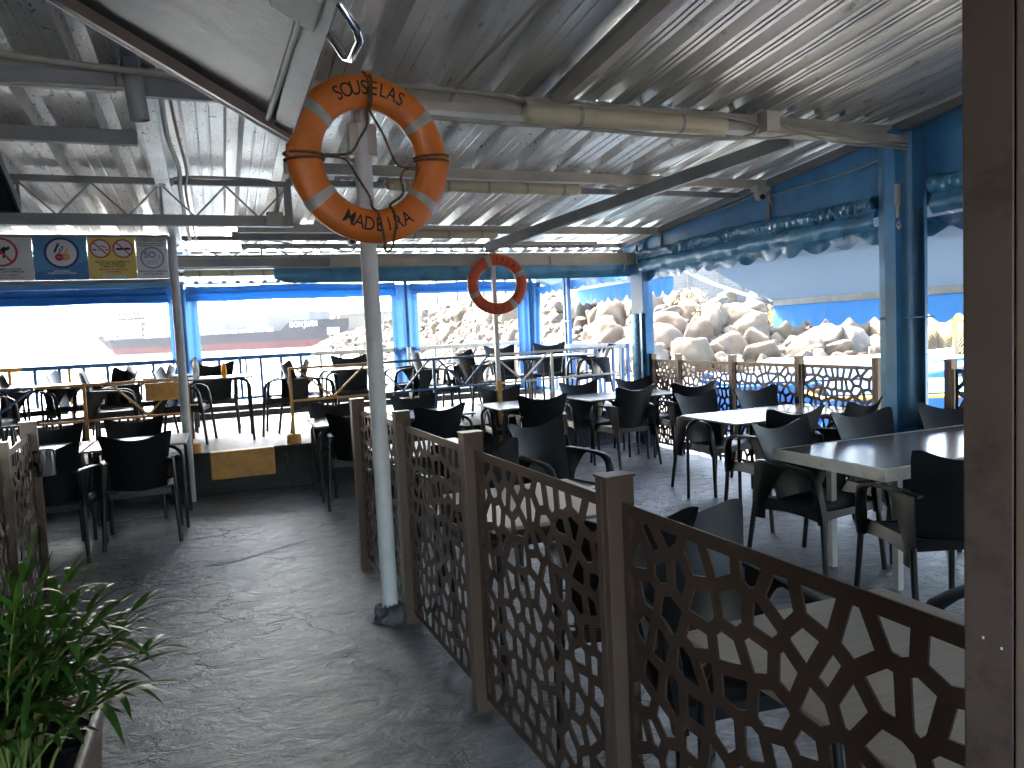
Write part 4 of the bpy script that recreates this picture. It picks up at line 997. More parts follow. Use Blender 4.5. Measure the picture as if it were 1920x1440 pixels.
hose('straight pipe along the front header', [(.6, 8.36, 2.50), (2.2, 8.36, 2.505), (3.9, 8.36, 2.50), (5.1, 8.38, 2.50)], .014, False, m_steel_w)
hose('pipe under the rear purlin', [(3.2, 8.1, 2.60), (4.4, 8.1, 2.60)], .022, False, m_steel_w)
hose('loose cable looping at the corner above the terrace', [(4.3, 8.3, 2.52), (4.55, 8.3, 2.60), (4.8, 8.3, 2.58), (4.93, 8.32, 2.45), (4.9, 8.33, 2.27)], .008, False, m_tube_l)
hose('pipe running up the roof sheets from the front beam', [(1.42, 4.35, 2.93), (1.43, 4.33, 3.035), (1.50, 3.6, 3.10), (1.58, 2.7, 3.18)], .011, False, m_conduit)
jb = tag(empty('junction_box', (3.74, 4.28, 2.96)), 'square grey junction box at the right end of the large tube light', 'junction box')
MB().box(-.065, .065, -.045, .04, -.075, .075).build('box_body', m_conduit, jb, bevel=.008); MB().box(-.06, .06, -.055, -.045, -.07, .07).build('lid', m_steel_w, jb, bevel=.004)
jb = tag(empty('junction_box', (.5, 6.24, 2.56)), 'grey junction box on the end of the left truss', 'junction box')
MB().box(-.08, .05, -.03, .03, -.05, .05).build('box_body', m_conduit, jb, bevel=.006)
def dome(label, loc, rz=0):
    t = tag(empty('security_camera', loc, rz), label, 'security camera')
    MB().box(-.07, .07, -.05, .05, -.01, .05).build('mount', m_steel_w, t, bevel=.01)
    MB().lathe([(.055, 0), (.058, -.03), (.05, -.06), (.03, -.085), (0.001, -.092)], 20).build('housing', m_steel_w, t, smooth=60)
    MB().tube([(-.01, -.03, -.05), (-.015, -.062, -.066)], .024, 14).build('lens', m_black, t)
    MB().tube([(.07, .0, .02), (.12, .01, .0), (.14, .02, -.08), (.17, .03, -.14)], .012, 8).build('cable', m_conduit, t, smooth=60)
dome('small dome camera on the second beam at the blue gable wall', (4.95, 5.80, 2.80))
t = tag(empty('security_camera', (1.42, 8.16, 2.63)), 'bullet camera on the front truss left of the big life ring', 'security camera')
MB().tube([(0, .05, 0), (0, -.06, -.01)], .045, 18).build('housing', m_steel_w, t, smooth=50); MB().tube([(0, -.061, -.01), (0, -.066, -.01)], .028, 18).build('lens', m_black, t); MB().box(-.05, .05, -.02, .05, .03, .07).build('mount', m_steel_g, t)
for (x, y, z, l) in ((5.05, 4.34, 2.42, 'white plastic crank hook beside the wide blue column'), (5.12, 8.36, 2.46, 'white plastic crank hook on the far blue column')):
    b = MB().box(-.018, .018, -.012, .012, 0, .16); b.tube([(0, 0, 0), (0, 0, -.10)], .012, 8); b.tube([(0, -.01, -.13), (.02, -.01, -.16), (0, -.01, -.19), (-.02, -.01, -.16), (0, -.01, -.13)], .006, 6)
    o = b.build('crank_hook', m_steel_w, smooth=40); o.location = (x, y, z); tag(o, l, 'hook')

# ------------------------------------------------------------------ signs
def frame_T(x, y, z): return Matrix.Translation((x, y, z)) @ Matrix.Rotation(pi / 2, 4, 'X')
def sign(name, label, x0, x1, z0, z1, y, m):
    t = tag(empty(name, ((x0 + x1) / 2, y, (z0 + z1) / 2)), label, 'sign'); w = (x1 - x0) / 2; h = (z1 - z0) / 2
    MB().box(-w, w, 0, .006, -h, h).build('board', m, t); return t
def stext(t, s, x, z, size, m, bold=.0, spacing=1.):
    me = font_mesh(s, size, .0, bold=bold, spacing=spacing); b = MB(); add_mesh(b, me, Matrix.Translation((x, -.003, z)) @ Matrix.Rotation(pi / 2, 4, 'X')); bpy.data.meshes.remove(me); return b.build('lettering', m, t)
def disc(t, name, x, z, r0, r1, m, y=-.0015, n=48):
    b = MB()
    for i in range(n):
        a = 2 * pi * i / n
        if r0: b.v.append((x + r0 * cos(a), y, z + r0 * sin(a)))
        b.v.append((x + r1 * cos(a), y, z + r1 * sin(a)))
    if r0:
        for i in range(n): a = 2 * i; c = 2 * ((i + 1) % n); b.f.append((a, a + 1, c + 1, c))
    else: b.f.append(tuple(range(n)))
    b.keep = 1; return b.build(name, m, t)
def flat(t, name, pts, m, y=-.0025):
    b = MB(); b.v = [(p[0], y, p[1]) for p in pts]; b.f = [tuple(range(len(pts)))]; return b.build(name, m, t)
SY = 8.2; SZ0, SZ1 = 2.265, 2.67
# edges of the four boards
e0, e1, e2, e3, e4 = -2.2, -1.575, -1.12, -.70, -.415
t = sign('cat_feeding_sign', 'white sign with red prohibition circle over a black cat', e0, e1 - .004, SZ0, SZ1, SY, m_white_s)
disc(t, 'white_disc', .06, .07, 0, .11, m_white_s, -.001); disc(t, 'red_circle', .06, .065, .115, .135, m_red)
flat(t, 'cat_shape', [(-.05, .05), (-.02, .085), (.06, .095), (.09, .12), (.10, .105), (.125, .12), (.135, .10), (.12, .085), (.10, .08), (.09, .05), (.085, .01), (.07, .01), (.07, .045), (.0, .04), (-.02, .0), (-.04, .0), (-.03, .04)], m_black)
flat(t, 'red_bar', [(-.03, .16), (-.015, .17), (.155, -.03), (.14, -.04)], m_red, -.004)
stext(t, 'PROHIBIDO DAR DE COMER A GATOS', -.02, -.095, .026, m_black, .0006); stext(t, 'Y PALOMAS. ENTRADA CON ANIMALES', .0, -.118, .026, m_black, .0006)
stext(t, 'NO ENTRY WITH ANIMALS', .04, -.150, .024, m_red, .0006); stext(t, 'DO NOT FEED PIGEONS AND CATS', .03, -.175, .024, m_red, .0006)
t = sign('card_payment_sign', 'blue sign with bank cards in a navy circle', e1, e2 - .003, SZ0, SZ1, SY, m_sky_s)
flat(t, 'deep_blue_patch', [(-.226, -.2), (.224, -.2), (.224, -.02), (.0, -.09), (-.226, -.12)], m_sky_d, -.001)
disc(t, 'white_disc', .01, .055, 0, .128, m_white_s, -.0018); disc(t, 'navy_circle', .01, .055, .126, .148, m_navy, -.0022)
flat(t, 'bank_card', [(-.07, .05), (-.02, .155), (.07, .12), (.02, .015)], m_white_s, -.0028)
flat(t, 'card_stripe', [(-.06, .065), (-.02, .15), (.0, .142), (-.04, .057)], m_navy, -.0032); flat(t, 'card_stripe', [(.035, .06), (.055, .105), (.07, .1), (.05, .055)], m_or_s, -.0032)
o = stext(t, 'VISA', 0, 0, .042, m_navy, .001); o.rotation_euler = (0, -R(62), 0); o.location = (.008, -.0012, .085)
disc(t, 'red_disc', -.012, .015, 0, .036, m_red, -.0036, 24); disc(t, 'orange_disc', .040, .018, 0, .036, m_or_s, -.0034, 24); stext(t, 'MasterCard', .014, .015, .018, m_white_s).location = (0, -.002, 0)
stext(t, 'ACEPTAMOS', .0, -.118, .024, m_white_s, .0006); stext(t, 'TARJETAS BANCARIAS', .0, -.138, .024, m_white_s, .0006); stext(t, 'BANK CARDS', .0, -.161, .021, m_navy); stext(t, 'ACCEPTED', .0, -.181, .021, m_navy)
t = sign('no_smoking_sign', 'yellow sign with two red no smoking circles', e2, e3 - .003, SZ0, SZ1, SY, m_yel_s)
for cx, e in ((-.098, 0), (.10, 1)):
    disc(t, 'white_disc', cx, .095, 0, .080, m_white_s, -.0012, 32); disc(t, 'red_circle', cx, .095, .078, .092, m_red, -.002)
    if e: flat(t, 'vaporiser_shape', [(cx - .07, .088), (cx - .05, .102), (cx + .04, .104), (cx + .07, .096), (cx + .07, .084), (cx + .04, .082), (cx - .05, .08)], m_black)
    else:
        flat(t, 'cigarette_shape', [(cx - .07, .078), (cx - .07, .090), (cx + .07, .090), (cx + .07, .078)], m_black); flat(t, 'cigarette_paper', [(cx - .035, .080), (cx - .035, .088), (cx + .05, .088), (cx + .05, .080)], m_white_s, -.003)
        flat(t, 'smoke_shape', [(cx - .02, .125), (cx + .03, .12), (cx + .07, .10), (cx + .03, .108)], m_navy)
    flat(t, 'red_bar', [(cx - .064, .152), (cx - .054, .160), (cx + .064, .038), (cx + .054, .03)], m_red, -.004)
stext(t, 'EN ESTE ESTABLECIMIENTO', .0, -.035, .024, m_black, .0004); stext(t, 'NO ESTÁ PERMITIDO', .0, -.057, .024, m_black, .0004); stext(t, 'FUMAR NI VAPEAR', .0, -.079, .024, m_black, .0004)
stext(t, 'SMOKING FORBIDDEN', .0, -.108, .024, m_red, .0004); stext(t, 'NO VAPING', .0, -.131, .024, m_red, .0004); flat(t, 'white_strip', [(-.10, -.165), (.11, -.165), (.11, -.192), (-.10, -.192)], m_white_s, -.002)
t = sign('sulphite_sign', 'white sign with blue SO2 ring beside the slim grey pole', e3, e4, SZ0, SZ1, SY, m_white_s)
stext(t, 'INFORMACIÓN ADICIONAL', .0, .187, .021, m_black, .0003); stext(t, 'INTOLERANTES / ALERGIAS', .0, .168, .019, m_black, .0003); stext(t, 'ADDITIONAL INFORMATION FOR', .0, .141, .017, m_black, .0003); stext(t, 'INTOLERANTS / ALLERGIC', .0, .122, .019, m_black, .0003)
disc(t, 'blue_ring', .0, .002, .094, .107, m_lblue); stext(t, 'SO', -.02, .03, .085, m_lblue, .002); stext(t, '2', .062, .008, .045, m_lblue, .001)
stext(t, 'SULFITO', .0, -.030, .026, m_lblue); stext(t, 'SULPHITE', .0, -.052, .024, m_lblue); stext(t, 'PREGUNTAR AL CAMARERO', .0, -.13, .0205, m_black, .0003); stext(t, 'ASK THE WAITER', .0, -.156, .022, m_black, .0003)
thing_box('sign_rail', 'grey angle rail carrying the row of signs', 'rail', [(-4.5, -.40, 8.21, 8.24, 2.66, 2.70), (-4.5, -.40, 8.21, 8.24, 2.225, 2.262)], m_steel_g)

# ------------------------------------------------------------------ raised hatch flap, upper left
hp = Vector((.35, 3.33, 2.45)); ex = Vector((-cos(R(30)), 0, sin(R(30)))); ey = Vector((0.0, -1, 0)); ez = Vector((sin(R(30)), 0, cos(R(30))))
TH = Matrix(((ex.x, ey.x, ez.x, hp.x), (ex.y, ey.y, ez.y, hp.y), (ex.z, ey.z, ez.z, hp.z), (0, 0, 0, 1)))
t = tag(empty('hatch_flap', (0, 0, 0)), 'raised aluminium serving hatch flap hanging at the upper left', 'hatch')
MB().box(.03, 1.30, .03, 2.4, .012, .020, TH).build('panel', m_alu, t)
f = MB(); f.box(0, 1.32, -.004, .05, -.03, .03, TH); f.build('frame', mat('brown_hatch_edge', (.16, .12, .10), .4, metal=.4), t)
f = MB(); f.box(-.004, .075, .0505, 2.42, -.012, .03, TH); f.build('frame', m_alu, t)
MB().box(0, 1.32, -.006, -.0045, -.036, -.02, TH).build('edge_trim', m_white_s, t)
hd = MB().tube([TH @ Vector(p) for p in ((-.005, 1.13, .0), (-.075, 1.13, -.035), (-.09, 1.16, -.04), (-.09, 1.30, -.04), (-.075, 1.33, -.035), (-.005, 1.33, .0))], .013, 12); hd.build('handle', m_chrome, t, smooth=60)
MB().tube([TH @ Vector(p) for p in ((.105, .09, -.012), (.075, 1.16, -.02))], .012, 12).build('strut', m_steel_w, t, smooth=50)
br = MB(); br.box(.03, .16, 1.13, 1.32, -.03, .012, TH); br.build('bracket', m_steel_w, t, bevel=.006)
t = tag(empty('dark_panel', (0, 0, 0)), 'dark flat panel with silver frame tilted down at the left picture edge', 'screen')  # dark panel, taken for the underside of another raised flap
S0 = Vector((-.84, 4.2, 2.25)); q = Matrix.Translation(S0) @ Matrix.Rotation(R(62), 4, 'X')
MB().box(-.85, -.012, .004, .05, .012, .52, q).build('panel_face', m_dark_gloss, t)
f = MB(); f.box(-.86, 0, 0, .055, 0, .0118, q); f.box(-.0118, 0, 0, .055, .012, .54, q); f.build('frame', m_alu, t)
MB().box(-.30, -.16, .001, .0035, .03, .05, q).build('panel_sticker', m_white_s, t)

# ------------------------------------------------------------------ brown door frame at right
def ray_pt(u, v, d):
    q = M.transposed() @ Vector(((u - 960) / 1380, (v - 720) / 1380, 1)); return Vector((0, 0, 1.57)) + q * d
t = tag(empty('door_frame', (.80, .60, 0)), 'dark brown metal door frame post filling the right picture edge', 'door frame')
a0 = atan2(.6, .8)
Tp = Matrix.Rotation(R(-59.5), 4, 'Z')
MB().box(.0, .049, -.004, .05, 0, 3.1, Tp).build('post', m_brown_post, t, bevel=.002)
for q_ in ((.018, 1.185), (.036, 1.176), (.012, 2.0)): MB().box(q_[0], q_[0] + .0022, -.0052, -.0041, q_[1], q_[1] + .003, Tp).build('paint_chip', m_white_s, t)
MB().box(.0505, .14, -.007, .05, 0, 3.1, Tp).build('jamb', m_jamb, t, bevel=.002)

# ------------------------------------------------------------------ potted palm in planter
pl = tag(empty('planter_trough', (-.64, 2.45, 0)), 'long brown plastic planter trough with pale worn rim', 'planter')
PW, PL, PH = .18, .40, .38
b = MB(); k = [(-PW, -PL), (PW, -PL), (PW, PL), (-PW, PL)]
s_ = [(x * .82, y * .9, 0) for x, y in k] + [(x, y, PH) for x, y in k] + [(x * .92, y * .96, PH) for x, y in k] + [(x * .80, y * .88, .10) for x, y in k]
b.v = s_; b.f = [(3, 2, 1, 0)] + [(i, (i + 1) % 4, 4 + (i + 1) % 4, 4 + i) for i in range(4)] + [(4 + i, 4 + (i + 1) % 4, 8 + (i + 1) % 4, 8 + i) for i in range(4)] + [(8 + i, 8 + (i + 1) % 4, 12 + (i + 1) % 4, 12 + i) for i in range(4)] + [(12, 13, 14, 15)]
b.build('trough', m_terra, pl)
r = MB()
for i in range(4):
    a = k[i]; c = k[(i + 1) % 4]; r.tube([(a[0], a[1], PH), (c[0], c[1], PH)], .014, 10)
r.build('rim', mat('worn_planter_rim', (.36, .24, .19), .4, patch=(.55, .5, .45), pscale=8, pthr=(.5, .6)), pl, smooth=60)
MB().grid(lambda u, v: ((u * 2 - 1) * PW * .9, (v * 2 - 1) * PL * .94, PH - .05 + .02 * noise.noise(Vector((u * 9, v * 14, 0)))), 24, 40).build('soil', m_soil, pl, smooth=60)
pt = tag(empty('flower_pot', (-.40, 2.33, 0)), 'small brown pot with pale rim beside the planter trough', 'pot')
MB().lathe([(.055, 0), (.08, .22), (.086, .222), (.086, .235), (.074, .235), (.066, .12)], 24).build('pot_body', m_terra, pt, smooth=40)
palm = tag(empty('areca_palm', (-.635, 2.44, PH - .05)), 'leafy green palm growing in the brown planter', 'potted palm')
rnd = random.Random(4)
stems = MB(); leaves = MB(); leaves2 = MB()
def leaflet(mb, base, dirv, L, w, droop):
    d = dirv.normalized(); side = d.cross(Vector((0, 0, 1)));
    if side.length < .1: side = Vector((1, 0, 0))
    side.normalize(); n = 6; k = len(mb.v); up = side.cross(d)
    for i in range(n + 1):
        s = i / n; p = base + d * (L * s) + Vector((0, 0, -droop * L * s * s)); ww = w * (sin(pi * min(1, .12 + s * .88)) ** .7) * (1 - .25 * s)
        fold = .25 * ww
        mb.v += [tuple(p - side * ww + up * fold), tuple(p), tuple(p + side * ww + up * fold)]
    for i in range(n):
        a = k + i * 3; mb.f += [(a, a + 1, a + 4, a + 3), (a + 1, a + 2, a + 5, a + 4)]
for i in range(46):
    az = rnd.uniform(0, 2 * pi); out = rnd.uniform(.08, .32) * (1 if i > 6 else .5); hgt = rnd.uniform(.34, .62)
    if i % 4 == 0: az = rnd.uniform(-.5, .9)
    base = Vector((rnd.gauss(0, .035), rnd.gauss(0, .07), 0)); pts = []
    for s in range(9):
        q = s / 8; pts.append(base + Vector((cos(az) * out * q ** 1.8, sin(az) * out * q ** 1.8, hgt * (q - .22 * q * q * out / .3))))
    stems.tube(pts, [.006 - .0045 * s / 8 for s in range(9)], 6)
    for s in range(3, 9):
        t_ = (pts[s] - pts[s - 1]).normalized()
        for sgn in (-1, 1):
            sd2 = t_.cross(Vector((0, 0, 1)));
            if sd2.length < .15: sd2 = Vector((sin(az), -cos(az), 0))
            sd2.normalize()
            dv = (t_ * rnd.uniform(.7, 1.1) + sd2 * sgn * rnd.uniform(.45, .8) + Vector((0, 0, rnd.uniform(.0, .25))))
            leaflet(leaves if rnd.random() > .07 else leaves2, pts[s], dv, rnd.uniform(.14, .24), rnd.uniform(.010, .017), rnd.uniform(.25, .8))
    leaflet(leaves, pts[-1], (pts[-1] - pts[-2]), rnd.uniform(.14, .24), .009, .3)
for i in range(16):
    az = rnd.uniform(-pi, pi); leaflet(leaves, Vector((rnd.gauss(0, .04), rnd.gauss(0, .08), .2 + rnd.uniform(0, .25))), Vector((cos(az) * .35, sin(az) * .35, 1)), rnd.uniform(.18, .28), .012, .1)
stems.build('stems', mat('palm_stem', (.16, .20, .05), .5), palm, smooth=60); leaves.build('leaves', m_leaf, palm, smooth=60); leaves2.build('dry_leaves', m_leaf2, palm, smooth=60)
# streak of light painted on the floor as a pale flat shape
b = MB(); pts = [(-.20, 5.62), (-.10, 5.72), (-.04, 5.80), (.0, 5.73), (.14, 5.78), (.34, 5.88), (.56, 5.97), (.55, 5.95), (.33, 5.83), (.14, 5.71), (.02, 5.63), (-.06, 5.62)]
b.v = [(x, y, .004) for x, y in pts]; b.f = [tuple(range(len(pts)))]
o = b.build('floor_light_streak', mat('painted_light_streak', (.27, .28, .30), .5, var=.4, scale=30)); tag(o, 'pale arrow shaped streak of light painted on the dark walkway floor', 'painted light')

# ------------------------------------------------------------------ shore: revetment slope, boulders, wall
# polyline of the slope foot (x, y, crest height above foot, slope width)
def pd(px, depth, py=620):   # direction of a picture column at a depth, used once to lay out the shoreline
    q = M.transposed() @ Vector(((px - 960) / 1380, (py - 720) / 1380, 1)); q *= depth; return (q.x, q.y)
foot = [pd(560, 262), pd(590, 235), pd(640, 150), pd(700, 112), pd(780, 82), pd(900, 60), pd(1000, 49), pd(1120, 40.5), pd(1240, 35), pd(1350, 36), pd(1450, 37), pd(1600, 37), pd(1830, 36), pd(2100, 38)]
crest = [pd(610, 262), pd(640, 245), pd(700, 165), pd(760, 128), pd(820, 100), pd(910, 75), pd(1000, 62), pd(1120, 52), pd(1240, 46), pd(1350, 45), pd(1450, 45), pd(1600, 45), pd(1830, 44), pd(2100, 47)]
fz = [SEA - .3] * 7 + [-1.1, -.75, -.6, -.55, -.5, -.5, -.5]
cz = [1.0, 3.2, 4.0, 4.4, 4.6, 4.2, 3.9, 3.3, 2.7, 2.5, 2.2, 2.0, 1.9, 1.9]
def slope(u, v):
    s = u * (len(foot) - 1); i = min(int(s), len(foot) - 2); f = s - i
    a = Vector((*foot[i], fz[i])).lerp(Vector((*foot[i + 1], fz[i + 1])), f); c = Vector((*crest[i], cz[i])).lerp(Vector((*crest[i + 1], cz[i + 1])), f)
    p = a.lerp(c, v); return p
def sl_mesh(u, v):
    p = slope(u, v) if v <= .8 else slope(u, 1) + (slope(u, 1) - slope(u, 0)).normalized() * ((v - .8) * 60) * Vector((1, 1, 0)).length / 1.4
    if v > .8: p.z = slope(u, 1).z + .0
    else: p = slope(u, v / .8)
    p.z += .35 * noise.noise(Vector((p.x * .35, p.y * .35, 0))) - .35
    return p
b = MB(); b.grid(sl_mesh, 240, 40); o = b.build('revetment_slope', m_earth, smooth=60); tag(o, kind='structure')
def boulder_mesh(seed, m):
    rnd = random.Random(seed); bm = bmesh.new(); bmesh.ops.create_icosphere(bm, subdivisions=4, radius=1)
    planes = [(Vector((rnd.gauss(0, 1), rnd.gauss(0, 1), rnd.gauss(0, 1))).normalized(), rnd.uniform(.62, .92)) for _ in range(15)]
    for v in bm.verts:
        p = v.co.copy()
        for n_, d in planes:
            q = p.dot(n_) - d
            if q > 0: p -= n_ * q * .78
        k = noise.noise(p * 1.7 + Vector((seed, 0, 0))) * .12 + noise.noise(p * 4 + Vector((0, seed, 0))) * .055 + noise.noise(p * 11) * .024
        v.co = p * (1 + k)
    me = bpy.data.meshes.new('boulder'); bm.to_mesh(me); bm.free(); me.materials.append(m); me.shade_smooth(); me.set_sharp_from_angle(angle=R(40)); return me
bmeshes = [boulder_mesh(i, (m_rock, m_rock2, m_rock, m_rock3)[i % 4]) for i in range(12)]
rnd = random.Random(12); placed = []
def near_ok(p, r):
    for q, r2_ in placed:
        if (p - q).length < (r + r2_) * .60: return False
    return True
count = 0
for target, rmin, rmax, u0, u1, tries in ((70, .95, 1.55, .50, .97, 2500), (60, .55, .95, .48, .97, 2500), (90, .32, .6, .45, .97, 3000), (55, .8, 1.3, .12, .52, 1500)):
    c_ = 0
    for _ in range(tries):
        u = rnd.uniform(u0, u1); v = rnd.uniform(-.03, 1.0) if rmin > .5 else rnd.uniform(-.12, .9); r_ = rnd.uniform(rmin, rmax) * (1.0 if u > .4 else 1.25)
        p = slope(u, v)
        if v < 0: p.z = slope(u, 0).z - .1
        if not near_ok(p, r_): continue
        placed.append((p, r_)); me = rnd.choice(bmeshes); o = link('boulder', me); o.location = p + Vector((0, 0, r_ * .12))
        o.rotation_euler = (rnd.uniform(0, 6.3), rnd.uniform(0, 6.3), rnd.uniform(0, 6.3)); s0 = rnd.uniform(.55, .85); o.scale = (r_ * rnd.uniform(1.0, 1.35), r_, r_ * s0)
        tag(o, 'pale weathered boulder on the sea defence slope beyond the terrace', 'boulder', 'boulders of the sea defence'); c_ += 1
        if c_ >= target: break
# small rubble, uncountable
rb = MB()
small = []
for i in range(5):
    bm = bmesh.new(); bmesh.ops.create_icosphere(bm, subdivisions=2, radius=1); r3 = random.Random(i + 50)
    pls = [(Vector((r3.gauss(0, 1), r3.gauss(0, 1), r3.gauss(0, 1))).normalized(), r3.uniform(.6, .9)) for _ in range(9)]
    for v in bm.verts:
        for n_, d in pls:
            q = v.co.dot(n_) - d
            if q > 0: v.co -= n_ * q
    small.append(([v.co.copy() for v in bm.verts], [tuple(v.index for v in f.verts) for f in bm.faces])); bm.free()
for i in range(5200):
    if i < 2600: u = rnd.uniform(.02, .5); r_ = rnd.uniform(.35, .95)
    else: u = rnd.uniform(.42, .99); r_ = rnd.uniform(.10, .38)
    v = rnd.uniform(-.12, 1.02); p = slope(u, max(0, v)); 
    if v < 0: d_ = (slope(u, 0) - slope(u, 1)); d_.z = 0; p = p + d_.normalized() * (-v * 12); p.z = max(ground_z(p.x, p.y), SEA - .2)
    e = Matrix.Rotation(rnd.uniform(0, 6), 3, 'Z') @ Matrix.Rotation(rnd.uniform(0, 6), 3, 'X'); vs, fs = rnd.choice(small); k0 = len(rb.v); sz = r_ * rnd.uniform(.5, .8)
    rb.v += [tuple(p + e @ Vector((w.x * r_, w.y * r_, w.z * sz))) for w in vs]; rb.f += [tuple(k0 + j for j in f_) for f_ in fs]
me = bpy.data.meshes.new('rubble'); me.from_pydata(rb.v, [], rb.f); me.materials.append(m_rock); me.materials.append(m_rock3); me.materials.append(m_rock2)
nf = len(small[0][1])
mi = []
for k in range(len(rb.f)): mi.append((k // nf * 7919) % 3)
me.polygons.foreach_set('material_index', mi)
o = link('rubble', me); tag(o, 'loose rubble filling the gaps of the sea defence', 'rubble', kind='stuff')
# concrete block wall on the crest with rendered footing
def wall_strip(name, idx, off, z0f, z1f, m, label, th=.3):
    b = MB(); uv = []; s_acc = 0; prev = None; rows = []
    pts = []
    for i in idx:
        c = Vector((*crest[i], cz[i])); f = Vector((*foot[i], fz[i])); d = (c - f); d.z = 0; d.normalize(); p = c + d * off; pts.append((p, d, cz[i]))
    me_v = []; me_f = []; uvs = []
    for k, (p, d, z) in enumerate(pts):
        if prev is not None: s_acc += (p - prev).length
        prev = p
        for dd in (0, th): me_v += [(p.x + d.x * dd, p.y + d.y * dd, z0f(z)), (p.x + d.x * dd, p.y + d.y * dd, z1f(z))]
        rows.append(s_acc)
    for k in range(len(pts) - 1):
        a = k * 4; c = a + 4; me_f.append((a, c, c + 1, a + 1)); me_f.append((a + 1, c + 1, c + 3, a + 3)); me_f.append((a + 2, a + 3, c + 3, c + 2))
    me = bpy.data.meshes.new(name); me.from_pydata(me_v, [], me_f); ul = me.uv_layers.new(name='UVMap')
    for f_ in me.polygons:
        for li in f_.loop_indices: vi = me.loops[li].vertex_index; ul.data[li].uv = (rows[vi // 4] + (vi % 4 // 2) * .1, me_v[vi][2] + (vi % 4 // 2) * .02)
    me.materials.append(m); o = link(name, me); tag(o, label, 'wall'); return o
w = wall_strip('block_wall', range(3, 14), 2.0, lambda z: z + 1.0, lambda z: z + 4.6, m_block, 'pale concrete block wall along the top of the boulder slope')
o = wall_strip('rendered_footing', range(3, 14), 1.2, lambda z: z - .8, lambda z: z + 1.05, m_render, 'rendered concrete footing below the block wall', 1.2)
# pilasters on the wall
for i in range(4, 13):
    for f in (.0, .5):
        a = Vector((*crest[i], cz[i])).lerp(Vector((*crest[i + 1], cz[i + 1])), f); g = Vector((*foot[i], 0)).lerp(Vector((*foot[i + 1], 0)), f); d = Vector((a.x - g.x, a.y - g.y, 0)).normalized(); p = a + d * 1.95
        MB().box(p.x - .16, p.x + .16, p.y - .1, p.y + .1, a.z + 1.0, a.z + 4.65).build('pilaster', m_render, w)
# shrubs on the slope
def shrub(loc, r, m, label, seed):
    rr = random.Random(seed); b = MB(); n = int(900)
    for i in range(n):
        d = Vector((rr.gauss(0, 1), rr.gauss(0, 1), rr.gauss(0, .8))).normalized() * r * rr.uniform(.2, 1) ** .6 * (1 + .3 * noise.noise(Vector((i * .1, seed, 0)))); d.z = abs(d.z) * .9
        e = Vector((rr.gauss(0, 1), rr.gauss(0, 1), rr.gauss(.5, 1))).normalized() * rr.uniform(.07, .16) * r ** .4; s = e.cross(Vector((rr.gauss(0, 1), rr.gauss(0, 1), rr.gauss(0, 1)))).normalized() * .02
        k = len(b.v); b.v += [tuple(d - s), tuple(d + s), tuple(d + e)]; b.f.append((k, k + 1, k + 2))
    b.keep = 1
    t = tag(empty('shrub', loc), label, 'shrub', 'dry shrubs on the boulder slope'); b.build('foliage', m, t)
    st_ = MB()
    for i in range(5): st_.tube([(0, 0, -.3), (rr.gauss(0, r * .3), rr.gauss(0, r * .3), r * .5)], .02, 5)
    st_.build('stems', m_trunk, t)
for k, (u, v, r_, g, lab) in enumerate(((.52, .86, 1.3, 1, 'round straw coloured bush at the left top of the boulder slope'), (.55, .95, 1.5, 1, 'second straw coloured bush near the left top of the slope'), (.60, .95, 1.4, 1, 'pale dry bush on the crest left of the far column'),
        (.655, .9, 1.1, 1, 'dry bush on the crest just left of the far blue column'), (.675, .62, .9, 1, 'straw bush half way up the slope near the far column'), (.742, .82, .5, 0, 'small bright green bush right of the far blue column'),
        (.775, .55, .8, 0, 'yellow green bush low among the big boulders'), (.785, .84, .9, 0, 'yellow green bush high below the awning arm'), (.83, .7, .9, 1, 'brown dry bush below the awning corner'), (.855, .5, .6, 1, 'small dry tuft between the boulders right of the awning corner'))):
    shrub(slope(u, v) + Vector((0, 0, .5)), r_, m_shrub if g == 0 else m_shrub2, lab, k + 3)

# ------------------------------------------------------------------ boats and palm on the beach
def boat(name, label, loc, rz, L, B, H, m_hull, m_in, stripe=None, m_cover=None):
    t = tag(empty(name, loc, rz), label, 'boat')
    def hw(s): return B / 2 * (1 - abs(2 * s - 1.15 if s > .5 else .0) ** 2.2 * .9) if s > .575 else B / 2 * (.80 + .2 * min(1, s / .4))
    def hull(u, v):
        s = u; a = v * 2 - 1; w = max(.02, hw(s)); x = (s - .5) * L + .12 * L * max(0, s - .8) * (1 - abs(a)) * 0
        z = H * (1 + .35 * max(0, s - .45) ** 1.6 * 2) * abs(a) ** 1.7; return (x, w * (1 if a > 0 else -1) * abs(a) ** .75, z)
    b = MB(); b.grid(hull, 30, 16, .03); b.build('hull', m_hull, t, smooth=60)
    g = MB(); pts1 = [Vector(hull(i / 30, 1)) for i in range(31)]; pts2 = [Vector(hull(i / 30, 0)) for i in range(31)]
    g.tube(pts1, .035, 8); g.tube(pts2, .035, 8); g.tube([pts1[0], pts2[0]], .03, 8); g.build('gunwale', stripe or m_white_p, t, smooth=60)
    ins = MB(); ins.grid(lambda u, v: (lambda p: (p[0], p[1] * .93, H * .55))(hull(.03 + .94 * u, v)), 24, 4); ins.build('deck', m_in, t)
    for s in (.2, .45, .68):
        w = hw(s) * .97; MB().box((s - .5) * L - .12, (s - .5) * L + .12, -w, w, H * .80, H * .85).build('thwart', m_in, t)
    if m_cover: MB().grid(lambda u, v: (lambda p: (p[0], p[1] * .98, p[2] + .16 * sin(pi * v) + .02))(hull(.02 + .96 * u, v * 0 + (1 if v > .5 else 0)) if False else ((u - .5) * L * .96, (v * 2 - 1) * max(.02, hw(.02 + .96 * u)), H * 1.05)), 20, 8).build('tarpaulin', m_cover, t, smooth=60)
    return t
